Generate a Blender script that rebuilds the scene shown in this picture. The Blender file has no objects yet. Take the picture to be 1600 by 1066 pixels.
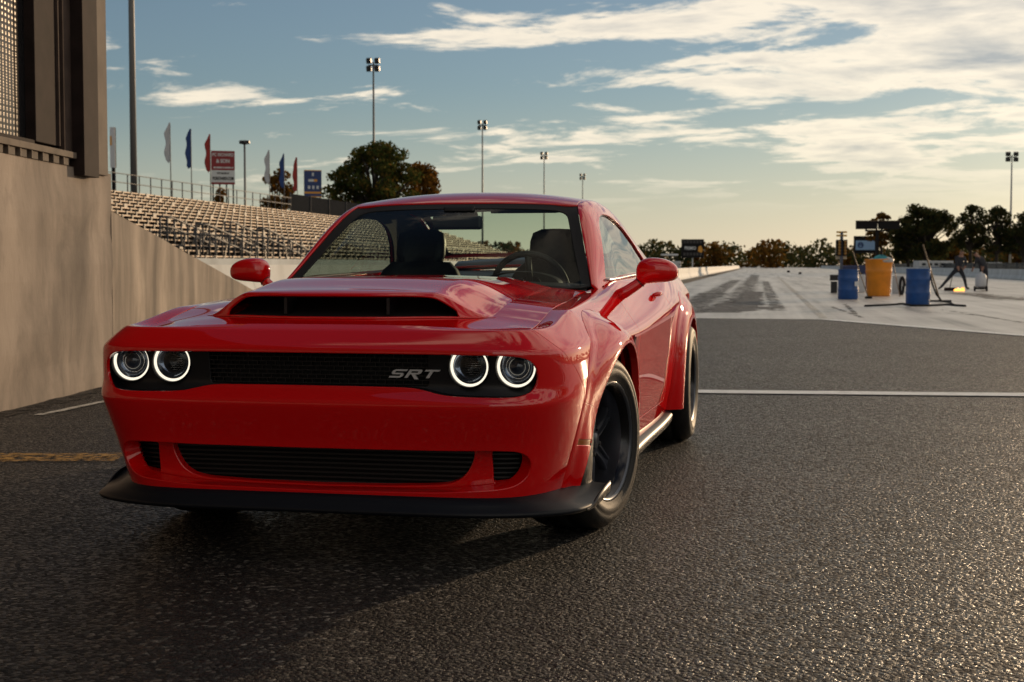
import bpy, bmesh, math, random
import numpy as np
from mathutils import Vector, Matrix, geometry
random.seed(7)
rng = np.random.default_rng(7)
R = math.radians
scene = bpy.context.scene
COL = scene.collection

# ------------------------------------------------------------------ camera
# car frame = world frame: +x is the car's left, -y its nose, origin on the ground under the front axle
CAM = np.array([1.759, -5.687, 1.0665]); YAW = -.21426; PIT = .05373; FPX = 2222.0
cam_d = bpy.data.cameras.new('camera'); cam = bpy.data.objects.new('camera', cam_d); COL.objects.link(cam)
cam_d.sensor_width = 36; cam_d.lens = FPX / 1600 * 36; cam_d.clip_start = .05; cam_d.clip_end = 6000
cam.location = CAM; cam.rotation_euler = (math.pi / 2 - PIT, 0, -YAW)
cam_d.dof.use_dof = True; cam_d.dof.focus_distance = 5.4; cam_d.dof.aperture_fstop = 7.1
scene.camera = cam
_s, _c, _sp, _cp = math.sin(YAW), math.cos(YAW), math.sin(PIT), math.cos(PIT)
FW = np.array([_s * _cp, _c * _cp, -_sp]); RT = np.array([_c, -_s, 0]); DN = np.cross(FW, RT)
def at(px, py, depth):                       # point at a distance along the view axis (metres)
    return Vector(CAM + (FW + RT * (px - 800) / FPX + DN * (py - 533) / FPX) * depth)
def gnd(px, py, z=0.0):                      # where the sight line meets the ground
    r = FW + RT * (px - 800) / FPX + DN * (py - 533) / FPX
    return Vector(CAM + r * ((z - CAM[2]) / r[2]))
def hgt(py, depth):
    return CAM[2] + (413.5 - py) / FPX * depth

# ------------------------------------------------------------------ sky and sun
SUN_AZ = R(22); SUN_EL = R(7)               # azimuth from +y towards +x
SUN = Vector((math.sin(SUN_AZ) * math.cos(SUN_EL), math.cos(SUN_AZ) * math.cos(SUN_EL), math.sin(SUN_EL)))
w = bpy.data.worlds.new('World'); scene.world = w; w.use_nodes = True
nt = w.node_tree; N = nt.nodes; L = nt.links; N.clear()
def nd(t, **k):
    n = N.new(t)
    for a, v in k.items(): setattr(n, a, v)
    return n
sky = nd('ShaderNodeTexSky', sky_type='NISHITA', sun_disc=False, sun_elevation=SUN_EL, sun_rotation=SUN_AZ,
         altitude=0, air_density=1.0, dust_density=.25, ozone_density=3.0)
tc = nd('ShaderNodeTexCoord'); sep = nd('ShaderNodeSeparateXYZ'); L.new(tc.outputs['Generated'], sep.inputs[0])
def mth(op, a, b=None, c=None, clamp=False):
    n = nd('ShaderNodeMath', operation=op); n.use_clamp = clamp
    for i, v in enumerate((a, b, c)):
        if v is None: continue
        if isinstance(v, (int, float)): n.inputs[i].default_value = v
        else: L.new(v, n.inputs[i])
    return n.outputs[0]
zz = mth('ADD', mth('MAXIMUM', sep.outputs[2], 0.0), .10)
cmb = nd('ShaderNodeCombineXYZ')
L.new(mth('DIVIDE', sep.outputs[0], zz), cmb.inputs[0]); L.new(mth('DIVIDE', sep.outputs[1], zz), cmb.inputs[1])
mp = nd('ShaderNodeMapping'); mp.inputs['Rotation'].default_value = (0, 0, R(20)); mp.inputs['Scale'].default_value = (1.25, 1.6, 1)
mp.inputs['Location'].default_value = (-4.2, 5.5, 0)
L.new(cmb.outputs[0], mp.inputs[0])
n1 = nd('ShaderNodeTexNoise'); n1.inputs['Scale'].default_value = 1.45; n1.inputs['Detail'].default_value = 9; n1.inputs['Roughness'].default_value = .62
n1.inputs['Distortion'].default_value = .35
n2 = nd('ShaderNodeTexNoise'); n2.inputs['Scale'].default_value = .30; n2.inputs['Detail'].default_value = 3
L.new(mp.outputs[0], n1.inputs[0]); L.new(mp.outputs[0], n2.inputs[0])
mix = mth('ADD', mth('MULTIPLY', n1.outputs[0], .62), mth('MULTIPLY', n2.outputs[0], .46))
dens = nd('ShaderNodeMapRange'); dens.interpolation_type = 'SMOOTHSTEP'
dens.inputs['From Min'].default_value = .535; dens.inputs['From Max'].default_value = .61
# more cloud towards the sunny right-hand half of the sky
bias = nd('ShaderNodeMapRange'); bias.interpolation_type = 'SMOOTHSTEP'; bias.inputs['From Min'].default_value = -.45; bias.inputs['From Max'].default_value = .35
bias.inputs['To Min'].default_value = -.022; bias.inputs['To Max'].default_value = .072
L.new(sep.outputs[0], bias.inputs[0]); mix = mth('ADD', mix, bias.outputs[0])
L.new(mix, dens.inputs[0])
fade = nd('ShaderNodeMapRange'); fade.interpolation_type = 'SMOOTHSTEP'
fade.inputs['From Min'].default_value = .03; fade.inputs['From Max'].default_value = .085
L.new(sep.outputs[2], fade.inputs[0])
cov = mth('MULTIPLY', mth('MULTIPLY', dens.outputs[0], fade.outputs[0]), .93)
# thick cores of the clouds are greyer than their edges
n3 = nd('ShaderNodeTexNoise'); n3.inputs['Scale'].default_value = 2.6; n3.inputs['Detail'].default_value = 5; L.new(mp.outputs[0], n3.inputs[0])
core = nd('ShaderNodeMapRange'); core.inputs['From Min'].default_value = .60; core.inputs['From Max'].default_value = .78
L.new(mth('ADD', mix, mth('MULTIPLY', mth('SUBTRACT', n3.outputs[0], .5), .28)), core.inputs[0])
ccol = nd('ShaderNodeMix', data_type='RGBA'); L.new(core.outputs[0], ccol.inputs[0])
ccol.inputs[6].default_value = (6.6, 5.6, 4.3, 1); ccol.inputs[7].default_value = (2.3, 2.25, 2.25, 1)
csum = nd('ShaderNodeMix', data_type='RGBA', blend_type='ADD'); csum.inputs[0].default_value = 1.0
L.new(ccol.outputs[2], csum.inputs[6])
sk3 = nd('ShaderNodeMix', data_type='RGBA', blend_type='MULTIPLY'); sk3.inputs[0].default_value = 1; sk3.inputs[7].default_value = (.34, .33, .31, 1)
hsv = nd('ShaderNodeHueSaturation'); hsv.inputs['Saturation'].default_value = .80; hsv.inputs['Value'].default_value = .62; L.new(sky.outputs[0], hsv.inputs['Color'])
L.new(hsv.outputs[0], sk3.inputs[6]); L.new(sk3.outputs[2], csum.inputs[7])
fin = nd('ShaderNodeMix', data_type='RGBA'); L.new(cov, fin.inputs[0]); L.new(hsv.outputs[0], fin.inputs[6]); L.new(csum.outputs[2], fin.inputs[7])
# pale haze low over the horizon, all round
veil = nd('ShaderNodeMapRange'); veil.interpolation_type = 'SMOOTHSTEP'; veil.inputs['From Min'].default_value = -.02; veil.inputs['From Max'].default_value = .13
veil.inputs['To Min'].default_value = .52; veil.inputs['To Max'].default_value = 0.0; L.new(sep.outputs[2], veil.inputs[0])
fin2 = nd('ShaderNodeMix', data_type='RGBA'); L.new(veil.outputs[0], fin2.inputs[0]); L.new(fin.outputs[2], fin2.inputs[6])
# haze scatters more light towards the sun than away from it
dt = nd('ShaderNodeVectorMath', operation='DOT_PRODUCT'); L.new(tc.outputs['Generated'], dt.inputs[0]); dt.inputs[1].default_value = tuple(SUN)
fwd = nd('ShaderNodeMapRange'); fwd.inputs['From Min'].default_value = -1; fwd.inputs['To Min'].default_value = .38; fwd.inputs['To Max'].default_value = 1.06; L.new(dt.outputs['Value'], fwd.inputs[0])
vcol = nd('ShaderNodeMix', data_type='RGBA', blend_type='MULTIPLY'); vcol.inputs[0].default_value = 1; vcol.inputs[6].default_value = (5.2, 4.7, 3.9, 1); L.new(fwd.outputs[0], vcol.inputs[7]); L.new(vcol.outputs[2], fin2.inputs[7])
fin = fin2
bg = nd('ShaderNodeBackground'); bg.inputs[1].default_value = .12; L.new(fin.outputs[2], bg.inputs[0])
wo = nd('ShaderNodeOutputWorld'); L.new(bg.outputs[0], wo.inputs[0])

sun_d = bpy.data.lights.new('sun', 'SUN'); sun_d.energy = 2.0; sun_d.angle = R(.6); sun_d.color = (1, .70, .42)
sun_o = bpy.data.objects.new('sun', sun_d); COL.objects.link(sun_o)
sun_o.rotation_euler = (-SUN).to_track_quat('-Z', 'Y').to_euler(); sun_o.location = (30, 30, 30)

scene.view_settings.view_transform = 'Standard'; scene.view_settings.look = 'None'
scene.view_settings.exposure = 0.25; scene.view_settings.gamma = 1; scene.view_settings.use_curve_mapping = False

# ------------------------------------------------------------------ materials
MATS = {}
def mat(name, col, rough=.5, metal=0.0, **k):
    m = bpy.data.materials.new(name); m.use_nodes = True
    b = m.node_tree.nodes['Principled BSDF']
    b.inputs['Base Color'].default_value = (*col, 1); b.inputs['Roughness'].default_value = rough; b.inputs['Metallic'].default_value = metal
    for a, v in k.items():
        b.inputs[a.replace('_', ' ')].default_value = v
    MATS[name] = m
    return m
def vary(m, scale=8, amt=.25, detail=5, bump=0.0, bscale=None, stretch=(1, 1, 1), rough=0.0, col2=None):
    """noise-driven colour and relief on a Principled material (object coordinates)"""
    t = m.node_tree; n = t.nodes; b = n['Principled BSDF']
    tcn = n.new('ShaderNodeTexCoord'); mpn = n.new('ShaderNodeMapping'); mpn.inputs['Scale'].default_value = stretch
    t.links.new(tcn.outputs['Object'], mpn.inputs[0])
    ns = n.new('ShaderNodeTexNoise'); ns.inputs['Scale'].default_value = scale; ns.inputs['Detail'].default_value = detail
    t.links.new(mpn.outputs[0], ns.inputs[0])
    c = b.inputs['Base Color'].default_value
    rp = n.new('ShaderNodeValToRGB'); rp.color_ramp.elements[0].position = .3; rp.color_ramp.elements[1].position = .7
    rp.color_ramp.elements[0].color = (c[0] * (1 - amt), c[1] * (1 - amt), c[2] * (1 - amt), 1)
    c2 = col2 or (min(1, c[0] * (1 + amt)), min(1, c[1] * (1 + amt)), min(1, c[2] * (1 + amt)))
    rp.color_ramp.elements[1].color = (*c2, 1)
    t.links.new(ns.outputs[0], rp.inputs[0]); t.links.new(rp.outputs[0], b.inputs['Base Color'])
    if bump:
        nb = n.new('ShaderNodeTexNoise'); nb.inputs['Scale'].default_value = bscale or scale * 6; nb.inputs['Detail'].default_value = 6
        t.links.new(mpn.outputs[0], nb.inputs[0])
        bp = n.new('ShaderNodeBump'); bp.inputs['Strength'].default_value = bump; bp.inputs['Distance'].default_value = .01
        t.links.new(nb.outputs[0], bp.inputs['Height']); t.links.new(bp.outputs[0], b.inputs['Normal'])
    if rough:
        r0 = b.inputs['Roughness'].default_value
        mr = n.new('ShaderNodeMapRange'); mr.inputs['To Min'].default_value = max(0, r0 - rough); mr.inputs['To Max'].default_value = min(1, r0 + rough)
        t.links.new(ns.outputs[0], mr.inputs[0]); t.links.new(mr.outputs[0], b.inputs['Roughness'])
    return m
def glass_mat(name, tint, rough=0.0, ior=1.5):
    m = bpy.data.materials.new(name); m.use_nodes = True; t = m.node_tree; n = t.nodes; n.clear()
    tr = n.new('ShaderNodeBsdfTransparent'); tr.inputs[0].default_value = (*tint, 1)
    gl = n.new('ShaderNodeBsdfGlossy'); gl.inputs['Roughness'].default_value = rough
    fr = n.new('ShaderNodeFresnel'); ge = n.new('ShaderNodeNewGeometry'); mr = n.new('ShaderNodeMapRange')   # same reflectance from both faces of a thin pane
    mr.inputs['To Min'].default_value = ior; mr.inputs['To Max'].default_value = 1 / ior
    t.links.new(ge.outputs['Backfacing'], mr.inputs[0]); t.links.new(mr.outputs[0], fr.inputs['IOR'])
    mx = n.new('ShaderNodeMixShader'); o = n.new('ShaderNodeOutputMaterial')
    t.links.new(fr.outputs[0], mx.inputs[0]); t.links.new(tr.outputs[0], mx.inputs[1]); t.links.new(gl.outputs[0], mx.inputs[2]); t.links.new(mx.outputs[0], o.inputs[0])
    MATS[name] = m; return m
def emit_mat(name, col, strength):
    m = mat(name, (.02, .02, .02), .4); b = m.node_tree.nodes['Principled BSDF']
    b.inputs['Emission Color'].default_value = (*col, 1); b.inputs['Emission Strength'].default_value = strength
    return m

# ------------------------------------------------------------------ object helpers
def tag(o, label, cat, group=None):
    o['label'] = label; o['category'] = cat
    if group: o['group'] = group
    return o
def struct(o):
    o['kind'] = 'structure'; return o
def link(name, me, m=None, parent=None):
    o = bpy.data.objects.new(name, me); COL.objects.link(o)
    if m is not None: me.materials.append(m if not isinstance(m, str) else MATS[m])
    if parent is not None: o.parent = parent
    return o
def empty(name, loc=(0, 0, 0), rz=0.0):
    o = bpy.data.objects.new(name, None); COL.objects.link(o); o.location = loc; o.rotation_euler = (0, 0, rz); o.empty_display_size = .2
    return o
def copy_tree(o, parent=None):
    c = o.copy(); COL.objects.link(c)
    if parent is not None: c.parent = parent
    for ch in list(o.children): copy_tree(ch, c)
    return c
class MB:
    """collects shapes into one mesh"""
    def __init__(s): s.v = []; s.f = []; s.sm = []
    def add(s, vs, fs, smooth=False):
        b = len(s.v); s.v += [tuple(p) for p in vs]; s.f += [tuple(i + b for i in q) for q in fs]; s.sm += [smooth] * len(fs)
        return s
    def box(s, c, d, rz=0.0, rx=0.0, ry=0.0):
        m = Matrix.Rotation(rz, 3, 'Z') @ Matrix.Rotation(rx, 3, 'X') @ Matrix.Rotation(ry, 3, 'Y')
        vs = [Vector(c) + m @ Vector((i * d[0] / 2, j * d[1] / 2, k * d[2] / 2)) for k in (-1, 1) for j in (-1, 1) for i in (-1, 1)]
        return s.add(vs, [(0, 2, 3, 1), (4, 5, 7, 6), (0, 1, 5, 4), (2, 6, 7, 3), (0, 4, 6, 2), (1, 3, 7, 5)])
    def bar(s, a, b, r, n=8, r2=None, cap=True):
        a = Vector(a); b = Vector(b); d = (b - a).normalized(); r2 = r if r2 is None else r2
        u = d.orthogonal().normalized(); v = d.cross(u)
        vs = []
        for p, q in ((a, r), (b, r2)):
            for i in range(n):
                t = 2 * math.pi * i / n; vs.append(p + (u * math.cos(t) + v * math.sin(t)) * q)
        s.add(vs, [(i, (i + 1) % n, n + (i + 1) % n, n + i) for i in range(n)], n > 5)
        if cap: s.add(vs, [tuple(range(n))[::-1], tuple(range(n, 2 * n))])
        return s
    def tube(s, pts, rad, n=8, cap=True):
        pts = [Vector(p) for p in pts]; rad = rad if hasattr(rad, '__len__') else [rad] * len(pts)
        vs = []; up = None
        for i, p in enumerate(pts):
            d = (pts[min(i + 1, len(pts) - 1)] - pts[max(i - 1, 0)]).normalized()
            if up is None: up = d.orthogonal().normalized()
            up = (up - d * up.dot(d)).normalized(); v = d.cross(up)
            for k in range(n):
                t = 2 * math.pi * k / n; vs.append(p + (up * math.cos(t) + v * math.sin(t)) * rad[i])
        fs = [(i * n + k, i * n + (k + 1) % n, (i + 1) * n + (k + 1) % n, (i + 1) * n + k) for i in range(len(pts) - 1) for k in range(n)]
        s.add(vs, fs, True)
        if cap: s.add(vs, [tuple(range(n))[::-1], tuple(range(len(vs) - n, len(vs)))])
        return s
    def lathe(s, prof, axis='z', c=(0, 0, 0), n=32, smooth=True, a0=0, a1=2 * math.pi):
        """prof: list of (radius, height) along the axis"""
        full = abs(a1 - a0 - 2 * math.pi) < 1e-6; cols = n if full else n + 1; vs = []
        for r, h in prof:
            for i in range(cols):
                t = a0 + (a1 - a0) * i / n; p, q = r * math.cos(t), r * math.sin(t)
                vs.append({'z': (c[0] + p, c[1] + q, c[2] + h), 'x': (c[0] + h, c[1] + p, c[2] + q), 'y': (c[0] + q, c[1] + h, c[2] + p)}[axis])
        fs = []
        for j in range(len(prof) - 1):
            for i in range(n):
                k = (i + 1) % cols
                fs.append((j * cols + i, j * cols + k, (j + 1) * cols + k, (j + 1) * cols + i))
        return s.add(vs, fs, smooth)
    def grid(s, P, smooth=True, flip=False):
        P = np.asarray(P); a, b = P.shape[:2]
        fs = [(i * b + j, (i + 1) * b + j, (i + 1) * b + j + 1, i * b + j + 1) for i in range(a - 1) for j in range(b - 1)]
        if flip: fs = [q[::-1] for q in fs]
        return s.add(P.reshape(-1, 3).tolist(), fs, smooth)
    def prism(s, poly, z0, z1, xf=None):
        """poly in xy extruded z0..z1; xf maps each point"""
        n = len(poly); vs = [(p[0], p[1], z0) for p in poly] + [(p[0], p[1], z1) for p in poly]
        if xf: vs = [xf(Vector(p)) for p in vs]
        fs = [tuple(range(n))[::-1], tuple(range(n, 2 * n))] + [(i, (i + 1) % n, n + (i + 1) % n, n + i) for i in range(n)]
        return s.add(vs, fs)
    def build(s, name, m=None, parent=None, bevel=0.0, autosmooth=None):
        me = bpy.data.meshes.new(name); me.from_pydata([tuple(p) for p in s.v], [], s.f)
        bm = bmesh.new(); bm.from_mesh(me)
        for f_, sm in zip(bm.faces, s.sm): f_.smooth = sm
        bmesh.ops.remove_doubles(bm, verts=bm.verts, dist=1e-6)
        if bevel: bmesh.ops.bevel(bm, geom=list(bm.edges), offset=bevel, segments=2, affect='EDGES', profile=.6)
        bmesh.ops.recalc_face_normals(bm, faces=bm.faces)
        if autosmooth is not None:
            for f_ in bm.faces: f_.smooth = True
            for e in bm.edges:
                if len(e.link_faces) != 2 or e.calc_face_angle(0) > R(autosmooth): e.smooth = False
        bm.to_mesh(me); bm.free()
        return link(name, me, m, parent)
# ------------------------------------------------------------------ surface tools for the car
def cspline(xk, yk, x):
    """natural cubic spline"""
    xk = np.asarray(xk, float); yk = np.asarray(yk, float); x = np.asarray(x, float); n = len(xk)
    h = np.diff(xk); A = np.zeros((n, n)); b = np.zeros(n); A[0, 0] = A[-1, -1] = 1
    for i in range(1, n - 1):
        A[i, i - 1] = h[i - 1]; A[i, i] = 2 * (h[i - 1] + h[i]); A[i, i + 1] = h[i]
        b[i] = 6 * ((yk[i + 1] - yk[i]) / h[i] - (yk[i] - yk[i - 1]) / h[i - 1])
    M = np.linalg.solve(A, b)
    i = np.clip(np.searchsorted(xk, x) - 1, 0, n - 2); xc = np.clip(x, xk[0], xk[-1]); t0 = xk[i + 1] - xc; t1 = xc - xk[i]; hh = h[i]
    y = (M[i] * t0 ** 3 + M[i + 1] * t1 ** 3) / (6 * hh) + (yk[i] / hh - M[i] * hh / 6) * t0 + (yk[i + 1] / hh - M[i + 1] * hh / 6) * t1
    sl0 = (yk[1] - yk[0]) / h[0] - h[0] * M[1] / 6; sl1 = (yk[-1] - yk[-2]) / h[-1] + h[-1] * M[-2] / 6
    return y + np.where(x < xk[0], (x - xk[0]) * sl0, 0) + np.where(x > xk[-1], (x - xk[-1]) * sl1, 0)
def sstep(a, b, x):
    t = np.clip((np.asarray(x, float) - a) / (b - a), 0, 1); return t * t * (3 - 2 * t)
class GridSurf:
    """bicubic surface through a dense grid of points; parameters in grid index / scale"""
    def __init__(s, P, su, sv, mirror=False):
        s.P = P; s.su = su; s.sv = sv; s.mirror = mirror
        s.U = (P.shape[0] - 1) / su; s.V = (P.shape[1] - 1) / sv
    def __call__(s, u, v):
        u = np.asarray(u, float); v = np.asarray(v, float)
        sg = np.where(u < 0, -1.0, 1.0) if s.mirror else np.ones_like(u)
        a = np.clip(np.abs(u) if s.mirror else u, 0, s.U) * s.su; b = np.clip(v, 0, s.V) * s.sv
        i = np.clip(a.astype(int), 0, s.P.shape[0] - 2); j = np.clip(b.astype(int), 0, s.P.shape[1] - 2)
        fa = a - i; fb = b - j
        def wts(t): return (-.5 * t + t * t - .5 * t ** 3, 1 - 2.5 * t * t + 1.5 * t ** 3, .5 * t + 2 * t * t - 1.5 * t ** 3, -.5 * t * t + .5 * t ** 3)
        wu = wts(fa); wv = wts(fb); out = 0
        na, nb = s.P.shape[:2]
        for p in range(4):
            ii = i + p - 1
            if s.mirror: flip = np.where(ii < 0, -1.0, 1.0); ii = np.abs(ii)
            else: flip = np.ones_like(a)
            ii = np.clip(ii, 0, na - 1)
            for q in range(4):
                jj = np.clip(j + q - 1, 0, nb - 1)
                pt = s.P[ii, jj].copy()
                pt[..., 0] = pt[..., 0] * flip
                out = out + pt * (wu[p] * wv[q])[..., None]
        out[..., 0] = out[..., 0] * sg
        return out
    def inv(s, targ, axes, sign=1, vr=(0, 1e9), ur=(0, 1e9)):
        """(u,v) whose coordinates on the two axes equal targ (u>=0 half)"""
        targ = np.asarray(targ, float); A = s.P[..., axes]
        iu = np.arange(s.P.shape[0]) / s.su; iv = np.arange(s.P.shape[1]) / s.sv
        ok = ((iu >= ur[0]) & (iu <= ur[1]))[:, None] & ((iv >= vr[0]) & (iv <= vr[1]))[None]
        res = []
        for t in targ:
            d = ((A - t) ** 2).sum(-1) + np.where(ok, 0, 1e3); k = np.unravel_index(np.argmin(d), d.shape)
            u, v = k[0] / s.su, k[1] / s.sv
            for _ in range(12):
                h = 1e-3
                p0, pu, pv = s(np.array([u, u + h, u]), np.array([v, v, v + h]))[:, axes]
                J = np.stack([(pu - p0) / h, (pv - p0) / h], 1)
                try: st = np.linalg.solve(J, t - p0)
                except Exception: break
                st = np.clip(st, -.05, .05); u = min(max(u + st[0], 0), s.U); v = min(max(v + st[1], 0), s.V)
            res.append((u, v))
        return np.array(res)
class FnSurf:
    def __init__(s, fn): s.fn = fn
    def __call__(s, u, v): return s.fn(np.asarray(u, float), np.asarray(v, float))
def normals(S, u, v, h=1.5e-3):
    du = S(u + h, v) - S(u - h, v); dv = S(u, v + h) - S(u, v - h)
    n = np.cross(du, dv); l = np.linalg.norm(n, axis=-1, keepdims=True); return n / np.maximum(l, 1e-12)
def inpoly(P, poly):
    x, y = P[:, 0], P[:, 1]; c = np.zeros(len(P), bool); n = len(poly)
    x0, y0 = poly[:, 0], poly[:, 1]; x1, y1 = np.roll(x0, -1), np.roll(y0, -1)
    for k in range(n):
        if y0[k] == y1[k]: continue
        m = ((y0[k] > y) != (y1[k] > y)) & (x < (x1[k] - x0[k]) * (y - y0[k]) / (y1[k] - y0[k]) + x0[k]); c ^= m
    return c
def resample(poly, ds, sc, closed=True):
    P = np.asarray(poly, float); Q = np.vstack([P, P[:1]]) if closed else P
    out = []
    for a, b in zip(Q[:-1], Q[1:]):
        n = max(1, int(math.ceil(np.linalg.norm((b - a) * sc) / ds)))
        for i in range(n): out.append(a + (b - a) * i / n)
    if not closed: out.append(Q[-1])
    out = np.array(out)
    keep = np.linalg.norm((out - np.roll(out, 1, 0)) * sc, axis=1) > ds * .08
    return out[keep] if closed else out
def panel(name, S, outer, m, parent, holes=(), ds=.014, sc=(1, 1), flip=False, flange=.014, offset=0.0, mirror_copy=False, round_=.0022, hole_flange=None, tilt=0.0):
    """a trimmed piece of surface S with analytic normals and edges turned inwards"""
    sc = np.array(sc, float)
    def ccw(p):
        a = p[:, 0] * np.roll(p[:, 1], -1) - np.roll(p[:, 0], -1) * p[:, 1]; return p if a.sum() > 0 else p[::-1]
    outs = ccw(resample(outer, ds, sc)); hs = [ccw(resample(h_, ds * .7, sc))[::-1] for h_ in holes]
    loops = [outs] + hs
    lo, hi = outs.min(0), outs.max(0)
    gu = np.arange(lo[0], hi[0], ds / sc[0]); gv = np.arange(lo[1], hi[1], ds / sc[1])
    G = np.stack(np.meshgrid(gu, gv, indexing='ij'), -1).reshape(-1, 2)
    keep = inpoly(G, outs)
    for h_ in hs: keep &= ~inpoly(G, h_)
    G = G[keep]
    B = np.vstack(loops)
    if len(G):
        mind = np.full(len(G), 1e9)
        for b in B: mind = np.minimum(mind, (((G - b) * sc) ** 2).sum(1))
        G = G[mind > (ds * .55) ** 2]
    pts = np.vstack([B, G]); edges = []; st = 0
    for lp in loops:
        n = len(lp); edges += [(st + i, st + (i + 1) % n) for i in range(n)]; st += n
    r = geometry.delaunay_2d_cdt([Vector(p * sc) for p in pts], edges, [], 0, 1e-7)
    q = np.array([tuple(p) for p in r[0]]) / sc; tris = np.array([t for t in r[2] if len(t) == 3])
    cen = q[tris].mean(1); ok = inpoly(cen, outs)
    for h_ in hs: ok &= ~inpoly(cen, h_)
    tris = tris[ok]
    sgn = -1.0 if flip else 1.0
    a2 = np.cross(q[tris[:, 1]] - q[tris[:, 0]], q[tris[:, 2]] - q[tris[:, 0]])
    tris[a2 < 0] = tris[a2 < 0][:, ::-1]
    if flip: tris = tris[:, ::-1]
    nrm = normals(S, q[:, 0], q[:, 1]) * sgn; X = S(q[:, 0], q[:, 1]) + nrm * offset
    V = [X]; NN = [nrm]; FC = [tuple(t) for t in tris]; base = len(X)
    for li, lp in enumerate(loops):
        fl = flange if (li == 0 or hole_flange is None) else (hole_flange[li - 1] if hasattr(hole_flange, '__len__') else hole_flange)
        if not fl: continue
        n_ = normals(S, lp[:, 0], lp[:, 1]) * sgn; P0 = S(lp[:, 0], lp[:, 1]) + n_ * offset
        tg = np.roll(P0, -1, 0) - np.roll(P0, 1, 0); tg /= np.maximum(np.linalg.norm(tg, axis=1, keepdims=True), 1e-12)
        t = np.cross(tg, n_) * sgn
        t /= np.maximum(np.linalg.norm(t, axis=1, keepdims=True), 1e-12)
        r_ = round_; k = len(lp)
        rows = [(P0, n_), (P0 + t * r_ * .7 - n_ * r_ * .3, (n_ + t) / 1.414), (P0 + t * r_ - n_ * r_, t), (P0 + t * (r_ + tilt * fl) - n_ * (fl), t)]
        for p_, nn in rows: V.append(p_); NN.append(nn)
        for j in range(3):
            for i in range(k):
                a, b = base + j * k + i, base + j * k + (i + 1) % k; c, d = b + k, a + k
                FC.append((a, d, c, b) if not flip else (a, b, c, d))
        base += 4 * k
    V = np.vstack(V); NN = np.vstack(NN)
    def mk(V, NN, FC):
        me = bpy.data.meshes.new(name); me.from_pydata(V.tolist(), [], FC)
        me.polygons.foreach_set('use_smooth', [True] * len(me.polygons))
        me.normals_split_custom_set_from_vertices(NN.tolist())
        return link(name, me, m, parent)
    o = mk(V, NN, FC)
    if mirror_copy:
        V2 = V * [-1, 1, 1]; N2 = NN * [-1, 1, 1]
        return o, mk(V2, N2, [f_[::-1] for f_ in FC])
    return o
def rrect(x0, x1, z0, z1, r, n=8):
    p = []
    for cx, cz, a in ((x1 - r, z1 - r, 0), (x0 + r, z1 - r, 90), (x0 + r, z0 + r, 180), (x1 - r, z0 + r, 270)):
        for i in range(n + 1): t = R(a + 90 * i / n); p.append((cx + r * math.cos(t), cz + r * math.sin(t)))
    return p
def roundpoly(P, r, n=6):
    """round the corners of a polygon; r a number or one per corner"""
    P = [np.array(p, float) for p in P]; m_ = len(P); out = []
    rr = r if hasattr(r, '__len__') else [r] * m_
    for i in range(m_):
        a, b, c = P[i - 1], P[i], P[(i + 1) % m_]
        d1 = (a - b); d2 = (c - b); l1, l2 = np.linalg.norm(d1), np.linalg.norm(d2)
        k = min(rr[i], l1 * .48, l2 * .48)
        if k < 1e-5: out.append(tuple(b)); continue
        p1 = b + d1 / l1 * k; p2 = b + d2 / l2 * k
        for j in range(n + 1):
            t = j / n; out.append(tuple((1 - t) ** 2 * p1 + 2 * t * (1 - t) * b + t * t * p2))
    return out

# ------------------------------------------------------------------ the body as lines running round the car
YB, YE = -.30, 3.40
# each line: nose y, nose z, corner z, superellipse powers, side knots (y, x, z), tail y, tail z
LINES = [
 dict(yf=-.850, zf=.853, zc=.828, n=20, m=8,  side=[(-.30,.742,.894),(.15,.735,.920),(.62,.722,.946),(.95,.775,.985),(1.5,.785,1.002),(2.3,.79,1.02),(3.0,.775,1.035),(3.40,.76,1.03)], yr=3.93, zr=1.03),
 dict(yf=-.895, zf=.832, zc=.842, n=17, m=4, side=[(-.30,.815,.893),(.10,.812,.908),(.45,.808,.930),(.85,.812,.958),(1.5,.826,.978),(2.3,.845,.995),(3.0,.852,1.008),(3.40,.845,1.002)], yr=3.98, zr=.985),
 dict(yf=-.955, zf=.768, zc=.766, n=14, m=2.5, side=[(-.30,.916,.792),(.20,.935,.772),(.86,.950,.768),(1.8,.955,.812),(2.6,.952,.850),(3.40,.93,.880)], yr=4.02, zr=.88),
 dict(yf=-.938, zf=.640, zc=.640, n=13, m=2.4, side=[(-.30,.934,.690),(.3,.942,.680),(1.2,.950,.680),(2.4,.950,.700),(3.40,.925,.72)], yr=4.03, zr=.74),
 dict(yf=-.968, zf=.575, zc=.585, n=12.5, m=2.3, side=[(-.30,.934,.575),(.3,.940,.560),(1.2,.944,.560),(2.4,.945,.570),(3.40,.915,.60)], yr=4.04, zr=.62),
 dict(yf=-.928, zf=.430, zc=.440, n=10, m=2.3, side=[(-.30,.912,.420),(.3,.925,.400),(1.2,.927,.400),(2.4,.930,.400),(3.40,.88,.45)], yr=4.02, zr=.46),
 dict(yf=-.905, zf=.236, zc=.240, n=8, m=2.3, side=[(-.30,.868,.225),(.3,.895,.225),(1.2,.898,.225),(2.4,.898,.235),(3.40,.82,.30)], yr=3.95, zr=.30),
]
NA, NB, NC = 150, 330, 120; SV = 22
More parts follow.
